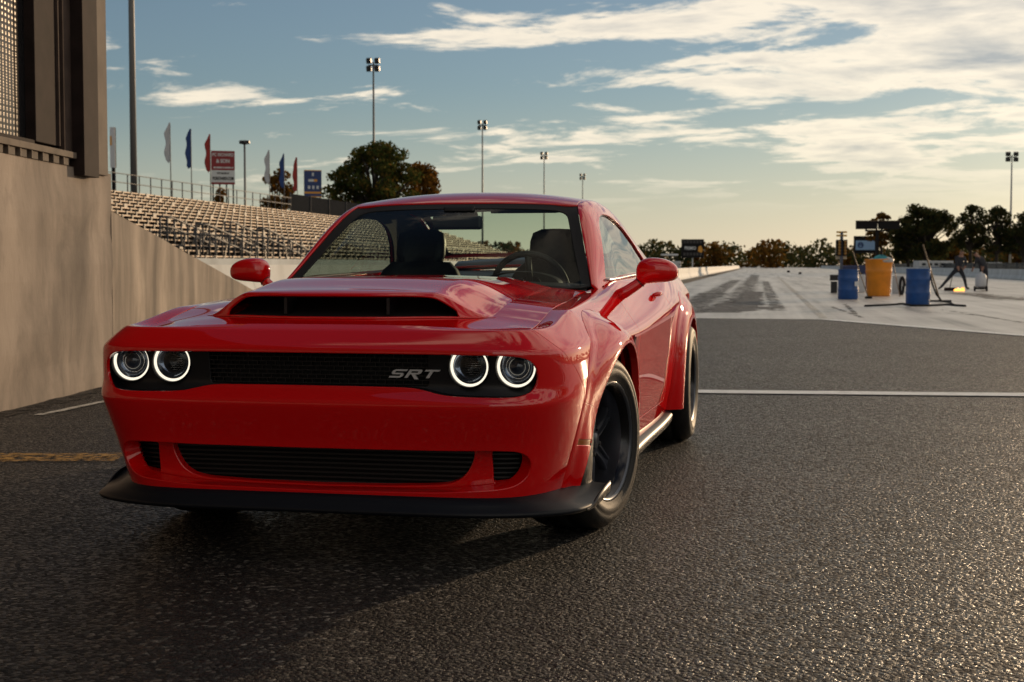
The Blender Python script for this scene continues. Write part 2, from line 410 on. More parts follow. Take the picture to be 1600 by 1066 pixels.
def body_line(l):
    th = np.linspace(0, math.pi / 2, 4001)
    sd = np.array(l['side']); a = sd[0, 1]
    x = a * np.sin(th) ** (2 / l['n']); y = YB - (YB - l['yf']) * np.cos(th) ** (2 / l['m'])
    s_ = np.concatenate([[0], np.cumsum(np.hypot(np.diff(x), np.diff(y)))]); s_ /= s_[-1]
    t = np.linspace(0, 1, NA); xa = np.interp(t, s_, x); ya = np.interp(t, s_, y)
    # z: nose value, corner value, then the side value
    za = l['zf'] + (l['zc'] - l['zf']) * sstep(.15, .80, t) ; za = za + (sd[0, 2] - l['zc']) * sstep(.66, 1.10, t) / sstep(.66, 1.10, 1.0)
    yb_ = np.linspace(YB, YE, NB)[1:]
    xb = cspline(sd[:, 0], sd[:, 1], yb_); zb = cspline(sd[:, 0], sd[:, 2], yb_)
    x2 = sd[-1, 1]; u = np.linspace(0, math.pi / 2, 4001)
    xr = x2 * np.cos(u) ** (2 / 5.0); yr = YE + (l['yr'] - YE) * np.sin(u) ** (2 / 2.6)
    s2 = np.concatenate([[0], np.cumsum(np.hypot(np.diff(xr), np.diff(yr)))]); s2 /= s2[-1]; t2 = np.linspace(0, 1, NC)[1:]
    xc = np.interp(t2, s2, xr); yc = np.interp(t2, s2, yr); zc = sd[-1, 2] + (l['zr'] - sd[-1, 2]) * sstep(0, 1, t2)
    return np.stack([np.concatenate([xa, xb, xc]), np.concatenate([ya, yb_, yc]), np.concatenate([za, zb, zc])], -1)
def make_body():
    K = np.stack([body_line(l) for l in LINES], 1)         # (U, 7, 3)
    # gentle smoothing along the length where the sections meet
    for _ in range(6):
        K[1:-1] = K[1:-1] * .5 + (K[:-2] + K[2:]) * .25
    nk = K.shape[1]; cols = []
    for k in range(nk - 1):
        p0, p1 = K[:, k], K[:, k + 1]; pm = K[:, k - 1] if k else 2 * p0 - p1; pp = K[:, k + 2] if k + 2 < nk else 2 * p1 - p0
        for j in range(SV):
            t = j / SV; lin = p0 + (p1 - p0) * t
            cr = .5 * (2 * p0 + (p1 - pm) * t + (2 * pm - 5 * p0 + 4 * p1 - pp) * t * t + (3 * p0 - pm - 3 * p1 + pp) * t ** 3)
            cols.append(lin * .72 + cr * .28)
    cols.append(K[:, -1]); P = np.stack(cols, 1)
    for _ in range(5):                                       # soften the creases across
        P[:, 1:-1] = P[:, 1:-1] * .5 + (P[:, :-2] + P[:, 2:]) * .25
    return P
BODY_P = make_body()
SU = 100.0
BODY = GridSurf(BODY_P, SU, SV, mirror=True)               # u = index/100, v = line number
def line_at(k, y):                                           # side point of line k at a given y
    P = BODY_P[NA - 1:NA - 1 + NB, k * SV]; return np.array([np.interp(y, P[:, 1], P[:, i]) for i in range(3)])
def u_of_y(y, k=2):
    P = BODY_P[:NA + NB - 1, k * SV]; return np.interp(y, P[:, 1], np.arange(len(P))) / SU
# ------------------------------------------------------------------ car materials
PAINT = mat('red_paint', (.80, .004, .005), .5, 0, Specular_IOR_Level=0.0, Coat_Weight=1.0, Coat_Roughness=.015, Coat_IOR=1.75)
BLK = mat('satin_black_plastic', (.012, .012, .014), .38)
BLKM = mat('matt_black', (.006, .006, .007), .75)
GLB = mat('gloss_black', (.008, .008, .010), .12)
SPL = mat('splitter_black', (.008, .0095, .014), .38, Specular_IOR_Level=.3)
RUB = vary(mat('tyre_rubber', (.018, .017, .017), .58, Specular_IOR_Level=.3), 30, .3, bump=.15, bscale=160)
WHL = mat('dark_wheel_metal', (.11, .12, .145), .30, .8)
RIML = mat('rim_lip_metal', (.05, .05, .055), .2, .9)
CHR = mat('bright_chrome', (.75, .75, .76), .10, 1.0)
DISC = mat('brake_disc_steel', (.22, .21, .20), .32, .9)
CAL = mat('red_caliper', (.52, .010, .008), .32)
AMB = mat('amber_lens', (.35, .09, .006), .15)
LEA = vary(mat('black_leather', (.016, .015, .014), .52), 40, .3, bump=.1)
DASH = vary(mat('dark_dash_plastic', (.013, .012, .012), .6), 40, .3)
HEADL = mat('dark_headliner', (.012, .011, .010), .9)
EMB = mat('emblem_silver', (.80, .80, .82), .35, .25)
SILV = mat('silver_trim', (.45, .45, .46), .25, .9)
HALO = emit_mat('halo_light', (1.0, .87, .66), 1.15)
REFL = mat('lamp_reflector', (.25, .30, .38), .12, .9)
LENSG = glass_mat('clear_lens', (.92, .95, 1.0), 0, 1.45)
WSG = glass_mat('windscreen_glass', (.80, .90, .84), 0, 1.16)
SDG = glass_mat('side_glass', (.34, .40, .39), 0, 2.3)
RWG = glass_mat('rear_glass', (.80, .88, .83), 0, 1.5)

car = empty('muscle_car'); tag(car, 'red wide-bodied coupe with lit round headlamps parked on dark asphalt', 'car')

def uy(k, y):                                                # u where line k passes y (nose to tail side)
    P = BODY_P[:NA + NB - 1, int(round(k * SV))]; return float(np.interp(y, P[:, 1], np.arange(len(P)))) / SU
def lin(k0, y0, k1, y1, n=8):                               # (u,v) path between two line/y positions
    return [(uy(k, y), k) for k, y in ((k0 + (k1 - k0) * i / n, y0 + (y1 - y0) * i / n) for i in range(n + 1))]
def front_uv(pts, vr=(0, 6)):
    pts = np.array(pts, float); r = BODY.inv(np.abs(pts) * [1, 1], [0, 2], vr=vr, ur=(0, 1.15)); r[:, 0] *= np.sign(pts[:, 0] + 1e-9); return r
def side_uv(pts, ur=(.9, 5.0)):
    return BODY.inv(np.array(pts, float), [1, 2], ur=ur)
BSC = (1.0, .125)

# ---- front bumper cover
seam = [(0.03, -.805), (.5, -.815), (1, -.822), (1.5, -.815), (2, -.790), (2.4, -.72), (3, -.64), (4, -.605), (5, -.60), (6, -.585)]
seam_s = [(v, y) for v, y in zip(np.linspace(0.03, 6, 40), cspline([s_[0] for s_ in seam], [s_[1] for s_ in seam], np.linspace(0.03, 6, 40)))]
right_edge = [(uy(v, y), v) for v, y in seam_s]
umax0 = right_edge[0][0]
outer = [(u, .03) for u in np.linspace(-umax0, umax0, 60)[:-1]] + right_edge + [(u, 6.0) for u in np.linspace(right_edge[-1][0], -right_edge[-1][0], 60)[1:-1]] + [(-u, v) for u, v in right_edge[::-1]][:-1]
gr_half = [(0, .759), (.40, .759), (.70, .757), (.770, .752), (.802, .735), (.816, .70), (.814, .66), (.800, .628), (.765, .612), (.70, .607), (.56, .608), (.48, .612), (.43, .624), (.395, .633), (.35, .636), (.2, .637), (0, .637)]
def smooth_half(h, n=90):
    h = np.array(h); s_ = np.concatenate([[0], np.cumsum(np.hypot(*np.diff(h, axis=0).T))]); t = np.linspace(0, s_[-1], n)
    P = np.stack([np.interp(t, s_, h[:, 0]), np.interp(t, s_, h[:, 1])], 1)
    for _ in range(3): P[1:-1] = P[1:-1] * .5 + (P[:-2] + P[2:]) * .25
    return P
def mirror_loop(H): return np.vstack([H, H[::-1][1:-1] * [-1, 1]])
GR = mirror_loop(smooth_half(gr_half)); gr_uv = front_uv(GR, (1.6, 4.2))
lo_half = [(0, .418), (.45, .420), (.66, .424), (.750, .420), (.780, .395), (.778, .35), (.752, .305), (.705, .282), (.63, .276), (.45, .264), (0, .258)]
LO = mirror_loop(smooth_half(lo_half)); lo_uv = front_uv(LO, (4.5, 6))
bumper = panel('front_bumper', BODY, outer, PAINT, car, holes=[gr_uv, lo_uv], sc=BSC, ds=.013, flip=True, flange=.012, hole_flange=[.010, .058], round_=.004)
G0 = BODY(gr_uv[:, 0], gr_uv[:, 1]); G0 = np.vstack([G0, G0[:1]]); _cz = np.array([0, 0, .69])
MB().grid(np.stack([(G0 - _cz) * [.9965, 1, .985] + _cz + [0, dy, 0] for dy in (.007, .085)], 0)).build('grille_surround', SPL, car)

# ---- recessed lower mouth: red surround with three openings
class OffSurf:
    def __init__(s, S, d): s.S = S; s.d = d
    def __call__(s, u, v): return s.S(u, v) + np.array([0, 1.0, 0]) * s.d
REC = OffSurf(BODY, .066)
def grow(P, k): c = P.mean(0); return c + (P - c) * k
rec_uv = front_uv(np.stack([LO[:, 0] * 1.02, .335 + (LO[:, 1] - .335) * 1.10], 1), (4.3, 6))
cen_half = [(0, .430), (.50, .430), (.575, .427), (.582, .405), (.568, .36), (.54, .315), (.50, .290), (.44, .279), (.25, .271), (0, .268)]
CEN = mirror_loop(smooth_half(cen_half)); cen_uv = front_uv(CEN, (4.3, 6))
SI = np.array(roundpoly([(.628, .418), (.765, .418), (.772, .36), (.750, .296), (.632, .288)], [.02, .03, .03, .035, .02]))
si_uv = front_uv(SI, (4.3, 6)); si_uv2 = front_uv(SI * [-1, 1], (4.3, 6))
panel('lower_surround', REC, rec_uv, PAINT, car, holes=[cen_uv, si_uv, si_uv2], sc=BSC, ds=.013, flip=True, flange=0.0, hole_flange=.03, round_=.006)
# lower grille: slats behind the openings
def body_pt(x, z, dy=0.0, vr=(0, 6)):
    u, v = front_uv([(x, z)], vr)[0]; p = BODY(np.array([u]), np.array([v]))[0]; return Vector((p[0], p[1] + dy, p[2]))
mb = MB()
for i in range(9):
    z = .280 + i * .0172; hw = .60
    xs = np.linspace(-hw, hw, 21); pts = [body_pt(x, z, .104, (4.3, 6)) for x in xs]
    top = [p + Vector((0, -.008, .0035)) for p in pts]; bot = [p + Vector((0, -.008, -.0035)) for p in pts]; b2 = [p + Vector((0, .010, 0)) for p in pts]
    mb.grid([b2, top, bot, b2], smooth=False)
lg = mb.build('lower_grille', BLK, car); lg['kind'] = 'stuff'
mb = MB()
for s_ in (-1, 1):
    for i in range(6):
        z = .312 + i * .017; pts = [body_pt(s_ * x, z, .106, (4.3, 6)) for x in np.linspace(.61, .79, 6)]
        mb.grid([[p + Vector((0, .01, 0)) for p in pts], [p + Vector((0, -.006, .003)) for p in pts], [p + Vector((0, -.006, -.003)) for p in pts], [p + Vector((0, .01, 0)) for p in pts]], smooth=False)
sg = mb.build('side_intake_slats', BLK, car); sg['kind'] = 'stuff'
mb = MB(); mb.grid([[body_pt(x, z, .15, (4.0, 6)) for x in np.linspace(-.78, .78, 25)] for z in (.245, .34, .44)])
mb.build('radiator_backing', BLKM, car)

# ---- grille bezel with four lamps
LAMPS = [(-.726, .711), (-.560, .711), (.560, .711), (.726, .711)]
BEZ = OffSurf(BODY, .068)
bz_uv = front_uv(np.stack([GR[:, 0] * 1.015, .69 + (GR[:, 1] - .69) * 1.12], 1), (1.3, 4.4))
mid = np.array(rrect(-.415, .415, .636, .772, .015)); mid_uv = front_uv(resample(mid, .02, np.array([1, 1])), (1.3, 4.6))
lh = [front_uv([(cx + .0755 * math.cos(t), cz + .0755 * math.sin(t)) for t in np.linspace(0, 2 * math.pi, 40)[:-1]], (1.2, 4.6)) for cx, cz in LAMPS]
panel('grille_bezel', BEZ, bz_uv, BLK, car, holes=[mid_uv] + lh, sc=BSC, ds=.013, flip=True, flange=0, hole_flange=.03, round_=.004)
mb = MB()
for i in range(9):
    z = .643 + i * .0155; pts = [body_pt(x, z, .078, (1.3, 4.4)) for x in np.linspace(-.415, .415, 23)]
    mb.grid([[p + Vector((0, .012, 0)) for p in pts], [p + Vector((0, -.004, .0016)) for p in pts], [p + Vector((0, -.004, -.0016)) for p in pts], [p + Vector((0, .012, 0)) for p in pts]], smooth=False)
    if i < 8:
        for j in range(24):
            x = -.40 + (j + (.5 if i % 2 else 0)) * .0342
            p = body_pt(x, z + .00775, .080, (1.3, 4.4)); mb.box(p, (.0022, .012, .0145))
gm = mb.build('grille_mesh', BLK, car); gm['kind'] = 'stuff'
mb = MB(); mb.grid([[body_pt(x, z, .14, (1.0, 4.6)) for x in np.linspace(-.80, .80, 25)] for z in (.60, .69, .78)])
mb.build('grille_backing', BLKM, car)

def headlamp(cx, cz, inner):
    p = body_pt(cx, cz, .068, (1.2, 4.6)); ang = -math.copysign(R(4), cx)
    hl = empty('headlamp_tmp')
    o = MB().lathe([(.0775, -.006), (.0765, -.010), (.073, -.010), (.071, -.004), (.070, .05), (.066, .072)], 'y', n=48)
    o.lathe([(.066, .072), (.001, .075)], 'y', n=48)
    h = o.build('headlamp', GLB, car); h.location = p; h.rotation_euler = (0, 0, ang)
    bpy.data.objects.remove(hl)
    MB().lathe([(.0700, .010), (.0705, .004), (.0690, .000), (.0650, -.001), (.0630, .002), (.0622, .010), (.0650, .014), (.0700, .010)], 'y', n=64).build('halo_ring', HALO, h)
    if inner:
        MB().lathe([(.0600, .010), (.054, .018), (.046, .024), (.041, .026)], 'y', n=48).build('reflector', REFL, h)
        MB().lathe([(.041, .024), (.040, .020), (.037, .022), (.036, .070)], 'y', n=48).build('air_inlet', BLKM, h)
        m2 = MB()
        for i in range(9):
            z = -.032 + i * .008; q = math.sqrt(max(.0001, .036 ** 2 - z * z)); m2.bar((-q, .045, z), (q, .045, z), .0016, 5)
        m2.build('inlet_mesh', SILV, h)
    else:
        MB().lathe([(.0600, .010), (.055, .022), (.048, .030), (.043, .030)], 'y', n=48).build('reflector', REFL, h)
        MB().lathe([(.043, .028), (.042, .020), (.039, .020), (.038, .030)], 'y', n=48).build('lens_ring', CHR, h)
        MB().lathe([(.038, .030), (.036, .016), (.031, .006), (.022, -.001), (.012, -.005), (.0005, -.006)], 'y', n=48).build('projector_lens', mat('projector_glass', (.02, .03, .05), .03, 0, Coat_Weight=1.0) if 'projector_glass' not in MATS else MATS['projector_glass'], h)
    MB().lathe([(.0735, -.004), (.060, -.009), (.040, -.013), (.020, -.0150), (.0005, -.0155)], 'y', n=48).build('lens_cover', LENSG, h)
for (cx, cz), inn in zip(LAMPS, (False, True, True, False)): headlamp(cx, cz, inn)

# ---- grille lettering: slanted silver letters
def letters(parent):
    ch = {}
    ch['S'] = [[(0, 0), (.80, 0), (.95, .15), (.95, .42), (.80, .58), (.22, .58), (.22, .80), (1.0, .80), (1.0, 1), (.15, 1), (0, .85), (0, .55), (.13, .41), (.73, .41), (.73, .20), (0, .20)]]
    ch['R'] = [[(0, 0), (.22, 0), (.22, 1), (0, 1)], [(.22, .80), (.72, .80), (.72, .60), (.22, .60), (.22, .42), (.85, .42), (.97, .54), (.97, .88), (.85, 1), (.22, 1)], [(.35, .42), (.62, .42), (1.08, -.16), (.80, -.16)]]
    ch['T'] = [[(0, .80), (1.05, .80), (1.05, 1), (0, 1)], [(.40, 0), (.63, 0), (.63, .80), (.40, .80)]]
    x0 = .268
    for i, c in enumerate('SRT'):
        m2 = MB()
        for poly in ch[c]:
            def xf(p, i=i):
                lx = p.x * .050 + (p.y) * .022; q = body_pt(x0 + i * .058 + lx, .668 + p.y * .030, .062, (1.3, 4.4)); return q + Vector((0, -p.z, 0))
            m2.prism(poly, 0, .007, xf)
        m2.build('emblem_letter', EMB, parent)
letters(car)

# ---- splitter
rows = []
ue = uy(6, -.40)
us = np.concatenate([-np.linspace(ue, 0, 70), np.linspace(0, ue, 70)[1:]])
P6 = BODY(us, np.full(len(us), 5.92)); N6 = np.zeros_like(P6)
tg = np.gradient(P6, axis=0); nn = np.stack([tg[:, 1], -tg[:, 0], np.zeros(len(us))], 1); nn /= np.linalg.norm(nn, axis=1, keepdims=True)
endw = sstep(-.90, -.70, P6[:, 1]); endz = sstep(-.66, -.40, P6[:, 1])
def row(off, z, zend=0.0): q = P6 + nn * off[:, None]; q[:, 2] = z + zend * endz; return q
o1 = np.full(len(us), -.03); o2 = .012 + .035 * endw; o3 = .042 + .078 * endw
rows = [row(o1, .262, .03), row(o2 * .4, .250, .02), row(o2 + .012, .226, .02), row(o3 - .010, .208, .035), row(o3 - .002, .202, .040), row(o3, .194, .036), row(o3 - .006, .186, .030), row(o1 - .12, .184, .01)]
sp = MB(); sp.grid(np.stack(rows, 0)); sp.build('front_splitter', SPL, car)
# upright blade at each end of the splitter
for s_ in (-1, 1):
    b = MB(); i0 = np.argmin(np.abs(P6[:, 1] + .66) + (P6[:, 0] * s_ < 0) * 10); i1 = (len(us) - 1) if s_ > 0 else 0
    idx = np.linspace(i0, i1, 14).astype(int); A = row(o3 + .001, .186, .030)[idx]; hgt_ = .008 + .030 * sstep(0, .65, np.linspace(0, 1, 14)); 
    B_ = A.copy(); B_[:, 2] += hgt_; ins = nn[idx] * .008
    b.grid(np.stack([A - ins, A, B_, B_ - ins, A - ins], 0)); b.build('splitter_blade', SPL, car)

# ---- fender, door, sill, quarter (both sides)
def arch(cy, r, a0, a1, n=40, cz=.36): return [(cy - r * math.cos(R(a)), cz + r * math.sin(R(a))) for a in np.linspace(a0, a1, n)]
front_e = [(uy(v, y + .006), v) for v, y in seam_s]
fa = side_uv(arch(-.01, .445, 192, -18)[::1], ur=(1.0, 2.6))
fen = front_e[:-1] + [(uy(5.98, -.575), 5.98)] + [tuple(p) for p in fa[::-1]] + [(uy(5.98, .50), 5.98)] + lin(5.98, .735, 0.6, .800, 20) + lin(.45, .80, .03, .74, 4)[1:] + [(u, .03) for u in np.linspace(uy(.03, .735), uy(.03, -.795), 40)]
panel('fender', BODY, fen, PAINT, car, sc=BSC, ds=.014, flip=True, mirror_copy=True)
dfront = lin(5.35, .745, .62, .806, 20); drear = lin(.05, 2.20, 5.35, 2.02, 24)
door = lin(.62, .806, .05, .88, 5) + [(uy(.05, y), .05) for y in np.linspace(.90, 2.19, 30)] + drear + [(uy(5.35, y), 5.35) for y in np.linspace(2.01, .755, 30)] + dfront[:-1]
doors = panel('door', BODY, door, PAINT, car, sc=BSC, ds=.016, flip=True, mirror_copy=True)
sill = [(uy(5.40, y), 5.40) for y in np.linspace(.745, 2.03, 24)] + lin(5.40, 2.035, 6, 2.03, 5) + [(uy(6, y), 6.0) for y in np.linspace(2.42, .50, 40)] + lin(6, .74, 5.40, .744, 4)
sill = [(uy(5.40, y), 5.40) for y in np.linspace(.742, 2.03, 24)] + [(uy(6, y), 6.0) for y in np.linspace(2.03, .742, 24)]
panel('sill', BODY, sill, PAINT, car, sc=BSC, ds=.02, flip=True, mirror_copy=True, flange=.01)
ra = side_uv(arch(2.95, .445, 198, -18), ur=(3.5, 5.2))
qu_tail = 4.80 + .55
qtr = lin(5.98, 2.035, 5.36, 2.026, 3) + lin(5.35, 2.027, .05, 2.206, 24) + [(uy(.05, y), .05) for y in np.linspace(2.25, 3.38, 30)] + [(u, .05) for u in np.linspace(4.79, qu_tail, 14)] + [(qu_tail, v) for v in np.linspace(.3, 5.98, 24)] + [(u, 5.98) for u in np.linspace(qu_tail - .05, 4.80, 10)] + [(uy(5.98, 3.395), 5.98)] + [tuple(p) for p in ra] 
panel('quarter_panel', BODY, qtr, PAINT, car, sc=BSC, ds=.018, flip=True, mirror_copy=True)
tail = [(u, .05) for u in np.linspace(qu_tail + .006, BODY.U, 16)] + [(BODY.U, v) for v in np.linspace(.3, 6, 24)] + [(u, 6) for u in np.linspace(BODY.U - .04, qu_tail + .006, 16)]
panel('rear_bumper', BODY, tail, PAINT, car, sc=BSC, ds=.02, flip=True, mirror_copy=True, flange=.0)
# lower black side skirt
mb = MB(); sk = []
ys = np.linspace(.47, 2.46, 30)
for y in ys:
    x = line_at(6, y)[0]; sk.append([(x - .02, y, .235), (x + .022, y, .222), (x + .034, y, .205), (x + .030, y, .172), (x - .06, y, .160)])
S0 = np.array(sk)
for s_ in (1, -1): MB().grid(S0 * [s_, 1, 1]).build('side_skirt', SPL, car)

# ---- flares
def flare_surf(I, O, lipx, step=.0025):
    I = np.array(I); O = np.array(O); n = len(I); k = np.arange(n)
    ss = np.linspace(0, n - 1, 160); Iy, Iz = cspline(k, I[:, 0], ss), cspline(k, I[:, 1], ss); Oy, Oz = cspline(k, O[:, 0], ss), cspline(k, O[:, 1], ss)
    uvs = side_uv(np.stack([Oy, np.maximum(Oz, .226)], 1), ur=(.75, 5.2)); xb = BODY(uvs[:, 0], uvs[:, 1])[:, 0] + step
    for _ in range(10): xb[1:-1] = xb[1:-1] * .5 + (xb[:-2] + xb[2:]) * .25
    lp = np.array(lipx); xl = cspline(lp[:, 0], lp[:, 1], ss)
    T = np.linspace(0, 1, 40); g = np.sin(T * math.pi / 2) ** .9
    g = g * (1 - .0) - .10 * np.exp(-((T - .18) / .14) ** 2) * T / .18 * .6
    P = np.stack([xb[:, None] + (xl - xb)[:, None] * g[None], Oy[:, None] + (Iy - Oy)[:, None] * T[None], Oz[:, None] + (Iz - Oz)[:, None] * T[None]], -1)
    return GridSurf(P, 159 / (n - 1), 39.0), n - 1
FI = [(-.405, .185), (-.425, .34), (-.405, .50), (-.315, .64), (-.16, .728), (.04, .752), (.23, .705), (.355, .59), (.41, .43), (.405, .26)]
FO = [(-.625, .205), (-.625, .36), (-.60, .54), (-.50, .72), (-.29, .845), (-.02, .888), (.25, .842), (.43, .70), (.505, .49), (.49, .26)]
FS, fn = flare_surf(FI, FO, [(0, .915), (1, .925), (2, .935), (3, .972), (4, .996), (5, 1.004), (6, 1.004), (7, 1.000), (8, .995), (9, .985)])
def t1(s_): return .42 + .58 * sstep(.1, 2.1, s_)
seg = 2.15
up = [(s_, 0.0) for s_ in np.linspace(seg, fn, 60)] + [(fn, t) for t in np.linspace(.1, 1, 8)] + [(s_, 1.0) for s_ in np.linspace(fn, seg, 60)[1:]] + [(seg, t) for t in np.linspace(.9, .1, 8)]
panel('front_flare', FS, up, PAINT, car, sc=(.16, .16), ds=.011, flip=True, mirror_copy=True, flange=.03, round_=.004)
lowr = [(s_, 0.0) for s_ in np.linspace(0, seg - .025, 30)] + [(seg - .025, t) for t in np.linspace(.1, 1, 8)] + [(s_, t1(s_)) for s_ in np.linspace(seg - .05, 0, 30)] + [(0, t) for t in np.linspace(.38, .05, 6)]
mkh = [(1.28, .14), (1.28, .80), (1.44, .86), (1.44, .14)]
panel('bumper_flare', FS, lowr, PAINT, car, holes=[mkh], sc=(.16, .16), ds=.011, flip=True, mirror_copy=True, flange=.02, round_=.004)
panel('side_marker', FS, [(1.285, .15), (1.285, .79), (1.435, .85), (1.435, .15)], AMB, car, sc=(.16, .16), ds=.011, flip=True, mirror_copy=True, flange=.006, offset=-.003)
blk = [(s_, t1(s_) + .01) for s_ in np.linspace(0, 1.98, 30)] + [(s_, 1.0) for s_ in np.linspace(2.0, 0, 24)] 
panel('wheel_deflector', FS, blk, SPL, car, sc=(.16, .16), ds=.011, flip=True, mirror_copy=True, flange=.02, round_=.004)
RI = [(2.55, .235), (2.545, .40), (2.59, .56), (2.70, .675), (2.85, .738), (3.02, .742), (3.18, .690), (3.30, .58), (3.35, .43), (3.35, .30)]
RO = [(2.435, .235), (2.42, .42), (2.45, .62), (2.56, .785), (2.76, .888), (3.02, .905), (3.24, .835), (3.41, .69), (3.47, .50), (3.46, .32)]
RS, rn = flare_surf(RI, RO, [(0, .985), (1, .992), (2, .998), (3, 1.003), (4, 1.006), (5, 1.006), (6, 1.003), (7, .998), (8, .985), (9, .97)])
upr = [(s_, 0.0) for s_ in np.linspace(0, rn, 70)] + [(rn, t) for t in np.linspace(.1, 1, 8)] + [(s_, 1.0) for s_ in np.linspace(rn, 0, 70)[1:]] + [(0, t) for t in np.linspace(.9, .1, 8)]
panel('rear_flare', RS, upr, PAINT, car, sc=(.16, .16), ds=.011, flip=True, mirror_copy=True, flange=.03, round_=.004)
# wheel housings
for cy, x0, x1 in ((-.01, .50, .90), (2.95, .50, .93)):
    for s_ in (1, -1):
        m2 = MB(); a = np.linspace(R(-25), R(205), 30); prof = [(x0, .47), (x1, .455)]
        m2.grid([[(s_ * x, cy - r * math.cos(t), .36 + r * math.sin(t)) for t in a] for x, r in prof])
        m2.grid([[(s_ * x0, cy - r * math.cos(t), .36 + r * math.sin(t)) for t in a] for r in (.47, .02)])
        m2.build('wheel_housing', BLKM, car)
MB().box((0, 1.5, .215), (1.0, 4.7, .03)).box((0, 1.48, .21), (1.60, 1.85, .03)).build('underbody', BLKM, car)

# ---- wheels (axle along x, outer face +x)
def wheel(name, loc, rz, side):
    W, Rt, Rr = .315, .355, .232; h = W / 2
    rim = MB().lathe([(Rr - .012, -h + .01), (Rr + .004, -h + .012), (Rr + .004, -h + .03), (.205, -h + .06), (.200, .02), (.208, h - .075), (.212, h - .045), (Rr - .012, h - .022), (Rr, h - .012), (Rr + .008, h - .006), (Rr + .010, h - .010), (Rr + .004, h - .02)], 'x', n=72)
    wo = rim.build(name, WHL, car); wo.location = loc; wo.rotation_euler = (0, 0, rz + (0 if side > 0 else math.pi))
    MB().lathe([(.211, h - .047), (Rr - .012, h - .0215), (Rr + .001, h - .0115), (Rr + .009, h - .0052), (Rr + .0115, h - .0095)], 'x', n=72).build('rim_lip', RIML, wo)
    t = MB().lathe([(Rr, -h + .012), (.262, -h - .004), (.300, -h + .000), (.330, -h + .012), (.346, -h + .032), (Rt, -h + .058), (Rt, -.055), (Rt - .006, -.052), (Rt - .006, -.046), (Rt, -.043), (Rt, .043), (Rt - .006, .046), (Rt - .006, .052), (Rt, .055), (Rt, h - .058), (.346, h - .032), (.330, h - .012), (.318, h - .003), (.300, h + .001), (.296, h - .001), (.288, h + .003), (.268, h + .003), (.262, h - .001), (.248, h - .004), (Rr + .006, h - .008)], 'x', n=96)
    t.build('tyre', RUB, wo)
    hubx = h - .098
    for i in range(6):
        a = 2 * math.pi * i / 6 + R(26); m2 = MB()
        pr = []                                               # broad spoke with a groove down its face
        for r, wd, th, x in ((.035, .056, .045, hubx + .006), (.080, .054, .042, hubx + .012), (.140, .050, .036, hubx + .014), (.180, .054, .032, hubx + .012), (.207, .072, .030, hubx + .010)):
            c, sn = math.cos(a), math.sin(a); gd = .012 if .05 < r < .19 else .003
            pr.append([(x + dx, r * c - o_ * wd * sn, r * sn + o_ * wd * c) for o_, dx in ((-.5, -th), (-.47, -.004), (-.42, 0), (-.27, 0), (-.20, -gd), (.20, -gd), (.27, 0), (.42, 0), (.47, -.004), (.5, -th), (-.5, -th))])
        m2.grid(pr, smooth=False); m2.build('spoke', WHL, wo, autosmooth=35)
    MB().lathe([(.075, hubx - .03), (.072, hubx + .006), (.055, hubx + .014), (.036, hubx + .015), (.034, hubx + .022), (.028, hubx + .026), (.0005, hubx + .027)], 'x', n=40).build('hub', WHL, wo)
    for i in range(5):
        a = 2 * math.pi * i / 5 + R(54); MB().lathe([(.011, 0), (.011, .016), (.008, .02), (.0004, .021)], 'x', (hubx + .002, .056 * math.cos(a), .056 * math.sin(a)), n=6, smooth=False).build('lug_nut', BLK, wo)
    MB().lathe([(.06, -.02), (.175, -.02), (.178, -.012), (.175, .008), (.06, .008)], 'x', (-.02, 0, 0), n=48).build('brake_disc', DISC, wo)
    m2 = MB(); cp = []                                         # caliper hugging the disc
    for t in np.linspace(R(-38), R(38), 9):
        c, sn = math.cos(t), math.sin(t)
        cp.append([(x, -side * r * c, r * sn) for x, r in ((-.06, .115), (-.06, .19), (.035, .192), (.040, .182), (.040, .125), (.034, .115), (-.06, .115))])
    m2.grid(cp, smooth=False); m2.build('brake_caliper', CAL, wo, autosmooth=30)
    return wo
STEER = R(-13)
wheel('wheel', (.792, 0, .355), STEER, 1); wheel('wheel', (-.792, 0, .355), STEER, -1)
wheel('wheel', (.850, 2.95, .355), 0, 1); wheel('wheel', (-.850, 2.95, .355), 0, -1)
# ------------------------------------------------------------------ hood with air scoop
T0P = BODY_P[:NA + NB - 1, 1]
_ti = np.arange(len(T0P))
def seam_x(y): return np.interp(y, T0P[60:, 1], T0P[60:, 0])
_zk = [-.88, -.80, -.55, -.30, .15, .62, .75]; _zv = [.8255, .8285, .8500, .8925, .9185, .9445, .952]
def edge_z(y): return cspline(_zk, _zv, y)
def Hb(x, y):
    cr = .022 + .022 * sstep(-.86, -.62, y) + .006 * sstep(-.5, .6, y); xs = .742
    return edge_z(y) + cr * (1 - np.clip(np.abs(x) / xs, 0, 1.05) ** 2.2) - .0015
def Sx(x, y):
    wd = .355 + .02 * sstep(-.6, .4, y); return 1 - sstep(wd, wd + .215, np.abs(x))
def h0(y): return .092 - .064 * sstep(-.8, .75, y)
def scoop_y(x): return -.722 + .17 * (np.abs(x) / .56) ** 2.5
def cowl_y(x): return .500 + .145 * (np.abs(x) / .72) ** 2
HOODB = FnSurf(lambda u, v: np.stack([u, v, Hb(u, v)], -1))
front = [(x, float(np.interp(x, T0P[:90, 0], T0P[:90, 1])) + .006) for x in np.linspace(0, .700, 30)]
cor = [(float(np.interp(y, T0P[70:, 1], T0P[70:, 0])) - .006, y) for y in np.linspace(-.785, .635, 60)]
half = front + cor + [(x, float(cowl_y(x))) for x in np.linspace(.712, 0, 24)]
hood_outer = half + [(-x, y) for x, y in half[::-1]][1:-1]
slot_floor = None
